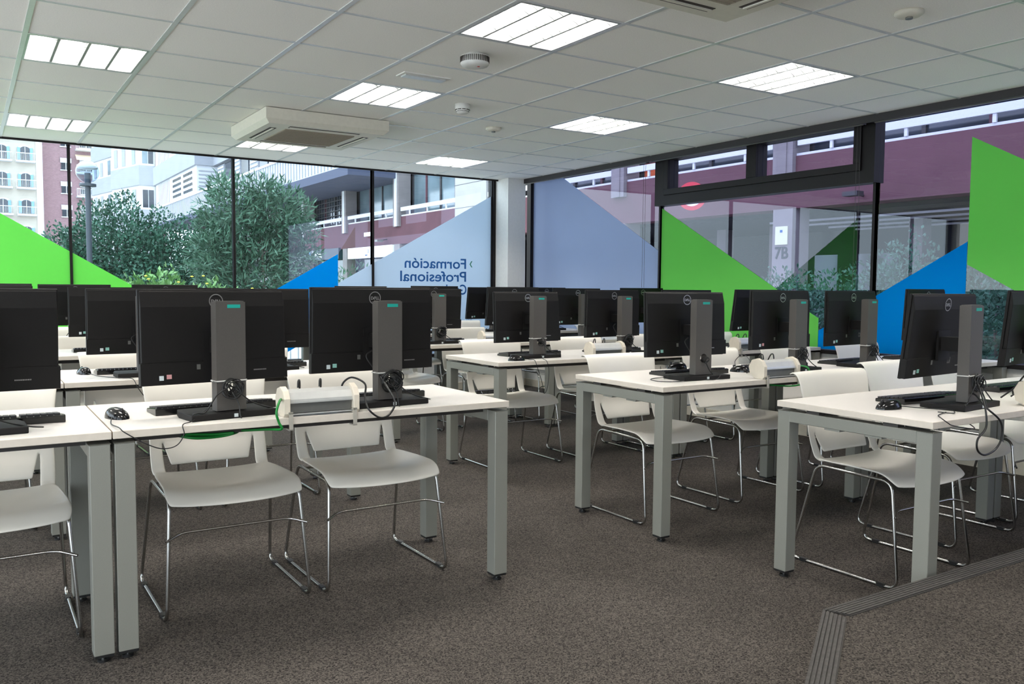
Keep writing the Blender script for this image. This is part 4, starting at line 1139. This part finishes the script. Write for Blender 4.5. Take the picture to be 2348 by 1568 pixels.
# stepped apartment blocks down the street
def block(x_side, x_f0, x_f1, y_f, depth, pitch, zoff, label, nfl=6, gap=None):
    """sawtooth bay: front faces the camera (-y), flank faces the street (-x) and runs back to x_side"""
    o = empty('apartment_block', (x_f0, y_f, -.15), label=label, cat='building', group='stepped apartment blocks down the street')
    w_, sh = MB(), MB(); wn = MB()
    poly = [(0, 0), (x_f1 - x_f0, 0), (x_f1 - x_f0, depth), (x_side - x_f0, depth)]
    w_.prism(poly, 0, zoff + nfl * pitch, 'panelw', 'xy'); ob('wall', w_, o)
    ux, uy = x_side - x_f0, depth; L_ = math.hypot(ux, uy); nx, ny = -uy / L_, ux / L_
    for f in range(-2, nfl):
        z = zoff + f * pitch
        if z < 0: continue
        q = MB(); e = .12
        P = [(-e * .5, -e), (x_f1 - x_f0, -e), (x_f1 - x_f0, .01), (.01, .01), (ux, uy), (ux + nx * e, uy + ny * e), (nx * e, ny * e)]
        q.prism([(-e, -e), (x_f1 - x_f0, -e), (x_f1 - x_f0, 0), (0, 0), (ux, uy), (ux + nx * e, uy)], z, z + pitch * .45, 'panelg', 'xy'); ob('balcony_band', q, o)
        q = MB(); fw_ = x_f1 - x_f0
        q.box(fw_ * .15, fw_ * .5, -.03, 0, z + pitch * .5, z + pitch * .9, 'windk' if f % 2 else 'win'); q.box(fw_ * .55, fw_ * .88, -.03, 0, z + pitch * .5, z + pitch * .9, 'windk')
        for t in (.15, .5, .78):
            a = (ux * t, uy * t); c = (ux * (t + .12), uy * (t + .12))
            q.add([(a[0] + nx * .03, a[1] + ny * .03, z + pitch * .5), (c[0] + nx * .03, c[1] + ny * .03, z + pitch * .5), (c[0] + nx * .03, c[1] + ny * .03, z + pitch * .92), (a[0] + nx * .03, a[1] + ny * .03, z + pitch * .92)], [(0, 1, 2, 3)], 'win' if t < .3 else 'panelg')
        ob('window', q, o)
    return o
block(8.64, 10.14, 11.4, 78.8, 6, 3.9, 10.2 - 7.8, 'nearer stepped grey and white apartment block behind the tall bushes', 7)
block(9.03, 10.3, 10.85, 95.5, 7, 3.6, 11.2 - 10.8, 'farthest stepped grey and white apartment block, beside the brick building', 8)
o = ob('corner_strip', MB().box(11.45, 12.2, 78.5, 79.5, -.15, 26, 'maroon'), bpy.data.objects['apartment_block'])
o.location = (-10.14, -78.8, .15)

# brick building at the end of the street
br = empty('brick_building', (5.3, 122, -.15), label='red brick apartment building at the end of the street behind the lamp post', cat='building')
def pp(name, m, par, org):
    me = m.mesh(name); me.transform(Matrix.Translation((-org[0], -org[1], .15))); return ob(name, me, par)
m = MB(); m.box(5.35, 14, 122, 130, -.15, 30, 'brick'); pp('wall', m, br, (5.3, 122))
for f in range(9):
    z = .9 + f * 3.02
    for x0, x1 in ((7.65, 8.75), (9.9, 11.3)):
        m = MB(); m.box(x0, x1, 121.9, 122.02, z, z + 1.5, 'windk'); m.box(x0 - .1, x1 + .1, 121.86, 121.92, z + .9, z + 1.5, 'panelw'); m.box(x0 - .12, x1 + .12, 121.84, 121.95, z - .12, z, 'rail'); m.box((x0 + x1) / 2 - .04, (x0 + x1) / 2 + .04, 121.85, 121.95, z, z + 1.5, 'rail')
        pp('window', m, br, (5.3, 122))
    m = MB(); m.box(9.3, 12.0, 120.6, 122, z - .5, z - .3, 'panelw')
    for q in range(14): m.box(9.3 + q * .2, 9.34 + q * .2, 120.6, 120.64, z - .3, z + .6, 'yellow' if f % 2 else 'rail')
    m.box(9.3, 12.0, 120.58, 120.66, z + .55, z + .62, 'rail')
    if f in (5, 7): m.prism([(120.2, z + 1.2), (121.9, z + 2.0), (121.9, z + 2.08), (120.2, z + 1.28)], 9.3, 12.0, 'awning', 'yz')
    pp('balcony', m, br, (5.3, 122))
ye = empty('cream_building', (.9, 119, -.15), label='cream plaster building with arched blue-shuttered windows, far left', cat='building')
m = MB(); m.box(-12, 5.3, 119, 127, -.15, 30, 'yellow'); m.box(4.6, 5.32, 118.9, 119.1, -.15, 30, 'panelw'); pp('wall', m, ye, (.9, 119))
for f in range(9):
    z = .6 + f * 3.28 - .5
    for xc in (-7.5, -4.7, -1.9, .95, 3.45):
        n = 8; w_ = .5
        poly = [(xc - w_, z), (xc + w_, z), (xc + w_, z + 1.35)] + [(xc + w_ * math.cos(PI * k / n), z + 1.35 + .3 * math.sin(PI * k / n)) for k in range(1, n)] + [(xc - w_, z + 1.35)]
        m = MB(); m.prism(poly, 118.9, 119.02, 'windk', 'xz'); m.box(xc - .03, xc + .03, 118.86, 118.9, z, z + 1.6, 'rail')
        big = [((x - xc) * 1.5 + xc, (zz - z) * 1.1 + z) for x, zz in poly]; m.prism(big, 118.95, 119.01, 'panelw', 'xz')
        pp('window', m, ye, (.9, 119))
        m = MB()
        for sx in (-1, 1): m.box(xc + sx * .68 - .16, xc + sx * .68 + .16, 118.85, 118.95, z, z + 1.5, 'shutter')
        pp('shutters', m, ye, (.9, 119))
    for x0, x1 in ((-3.2, 2.0), (2.4, 4.5)):
        m = MB(); m.box(x0, x1, 118.0, 119, z - .35, z - .15, 'panelw')
        for q in range(int((x1 - x0) / .16)): m.box(x0 + q * .16, x0 + q * .16 + .03, 118.0, 118.03, z - .15, z + .75, 'rail')
        m.box(x0, x1, 117.98, 118.06, z + .7, z + .78, 'rail')
        pp('balcony', m, ye, (.9, 119))

# lamp post with a globe
lp = empty('street_lamp', (-1.10, 15.85, -.15), label='dark street lamp post with a clear globe outside the left back window', cat='street lamp')
m = MB(); m.cyl((0, 0, 0), .055, 3.42, 'post', 16); m.cyl((0, 0, 3.36), .16, .05, 'post', 20); m.cyl((0, 0, 3.41), .06, .22, 'post', 14); ob('post', m, lp)
m = MB(); pr = [(.225 * math.sin(PI * k / 14), -.225 * math.cos(PI * k / 14)) for k in range(0, 15)]; m.lathe((0, 0, 3.66), pr, 'globe', 28); ob('globe', m, lp)
m = MB(); m.lathe((0, 0, 3.66), [(.0, .05), (.19, .06), (.20, .10), (.14, .175), (0, .21)], 'alu', 24); ob('reflector', m, lp)

# ---- planting
def leaves(name, blobs, n, size, mt, par, seed, narrow=.45, fl=None, nf=0, droop=0.0):
    """leaf blades scattered through ellipsoid crowns"""
    random.seed(seed); q = MB(); vs = []; fs = []; fm = []
    tot = sum(b_[3] * b_[4] * b_[5] for b_ in blobs)
    for cx, cy, cz, rx, ry, rz_ in blobs:
        k = int(n * rx * ry * rz_ / tot)
        for _ in range(k):
            v = Vector((random.gauss(0, 1), random.gauss(0, 1), random.gauss(0, 1))).normalized()
            r_ = random.random() ** .36 * (1 + .10 * math.sin(v.x * 9 + cx * 3) + .10 * math.cos(v.z * 11 + cz))
            p = Vector((cx + v.x * rx * r_, cy + v.y * ry * r_, cz + v.z * rz_ * r_))
            d = (v + Vector((random.gauss(0, .9), random.gauss(0, .9), random.gauss(0, .9) - droop + .35))).normalized()
            s_ = d.cross(Vector((random.gauss(0, 1), random.gauss(0, 1), random.gauss(0, 1)))).normalized()
            L_ = size * random.uniform(.6, 1.3); W = L_ * narrow * .5
            b_ = len(vs)
            vs += [tuple(p - s_ * W * .2), tuple(p + d * L_ * .5 - s_ * W), tuple(p + d * L_), tuple(p + d * L_ * .5 + s_ * W)]
            fs.append((b_, b_ + 1, b_ + 2, b_ + 3))
    q.add(vs, fs, mt)
    o = ob(name, q, par)
    if nf:
        q = MB()
        for _ in range(nf):
            cx, cy, cz, rx, ry, rz_ = random.choice(blobs)
            a = random.uniform(0, 2 * PI); x = cx + rx * random.uniform(-1, 1); z = cz + rz_ * random.uniform(0, .95); y = cy - ry * math.sqrt(max(0, 1 - ((x - cx) / rx) ** 2)) * random.uniform(.7, 1.05)
            q.lathe((x, y, z), [(0, 0), (.022, .008), (.014, .018), (0, .022)], fl, 6)
        ob('blossoms', q, par)
    return o
def stems(par, pts, r=.03):
    q = MB()
    for a, c in pts: q.tube(smooth_path([a, ((a[0] + c[0]) / 2 + .06, (a[1] + c[1]) / 2, (a[2] + c[2]) / 2), c], 4), r, 'bark', 6)
    ob('stems', q, par)
def plant(name, loc, label, cat, blobs, n, size, mt, seed, stem=None, r=.03, **k):
    o = empty(name, loc, label=label, cat=cat)
    if stem: stems(o, stem, r)
    leaves('foliage', blobs, n, size, mt, o, seed, **k)
    return o
plant('bush', (-.44, 17.6, -.15), 'tall rounded dark green bush outside the second back window', 'bush',
      [(.1, 0, 1.9, 1.25, .9, 1.35), (-.95, 0, 1.45, .95, .8, 1.1), (1.25, -.1, 1.75, 1.05, .8, 1.25), (2.1, 0, 1.5, .8, .7, 1.1), (.4, -.3, .9, 2.0, .8, .9)], 48000, .085, 'leafa', 21,
      [((0, 0, 0), (.1, 0, 2.2)), ((.1, 0, 0), (1.0, 0, 2.0)), ((-.1, 0, 0), (-.8, 0, 1.7))], narrow=.55)
plant('bush', (.55, 9.6, -.15), 'loose olive-green small tree with narrow leaves, centre of the back windows', 'tree',
      [(-.35, 0, 2.35, .55, .45, .60), (.35, 0, 2.45, .55, .45, .50), (.6, .1, 1.95, .45, .4, .6), (-.6, 0, 1.75, .45, .4, .6), (0, 0, 1.5, .75, .45, .75), (.05, -.2, 2.75, .3, .3, .25), (-.5, 0, 2.8, .22, .22, .22)], 15000, .125, 'leafb', 5,
      [((0, 0, 0), (-.4, 0, 2.4)), ((.05, 0, 0), (.35, 0, 2.5)), ((.1, 0, 0), (.6, .1, 2.0)), ((-.05, 0, 0), (-.6, 0, 1.9)), ((0, -.1, 0), (.05, -.1, 2.2))], .022, narrow=.2)
plant('bush', (-1.25, 7.6, -.15), 'low yellow-green bush with small yellow blossoms outside the back windows', 'bush',
      [(0, 0, .95, .7, .35, .55), (.75, .1, .85, .5, .35, .5), (-.7, 0, .7, .5, .35, .45)], 8000, .09, 'leafc', 8, [((0, 0, 0), (0, 0, 1.0)), ((.2, 0, 0), (.7, 0, .9))], .012, fl='flower', nf=60, narrow=.4)
plant('bush', (1.9, 8.9, -.15), 'feathery bush behind the blue film triangle', 'bush', [(0, 0, .9, .6, .4, .75)], 2200, .1, 'leafb', 31, [((0, 0, 0), (.1, 0, 1.0))], .015, narrow=.22)
for k, (x, y, s_, lab) in enumerate(((7.9, 5.2, .85, 'teal-green bush seen behind the numbered pillar'), (6.6, 1.4, 1.0, 'bush outside the window between the blue and green film'), (8.3, 3.6, 1.1, 'bush outside, seen over the large blue film'))):
    plant('bush', (x, y, -.15), lab, 'bush', [(0, 0, .95 * s_, .9, .7, .95 * s_), (.6, .9, .8, .7, .7, .85), (-.3, -1.0, .8, .7, .7, .85)], 9000, .08, 'leafa', 40 + k, [((0, 0, 0), (0, 0, .9)), ((0, 0, 0), (.5, .8, .7))], .02)
# low white railing just outside the back windows
fe = empty('railing', (-.4, 6.6, -.15), label='low white vertical-bar railing outside, seen under the desks', cat='railing')
m = MB()
for q in range(34): m.box(-1.6 + q * .1, -1.585 + q * .1, 0, .015, 0, .85, 'rail')
m.box(-1.62, 1.82, -.01, .025, .83, .87, 'rail'); ob('bars', m, fe)
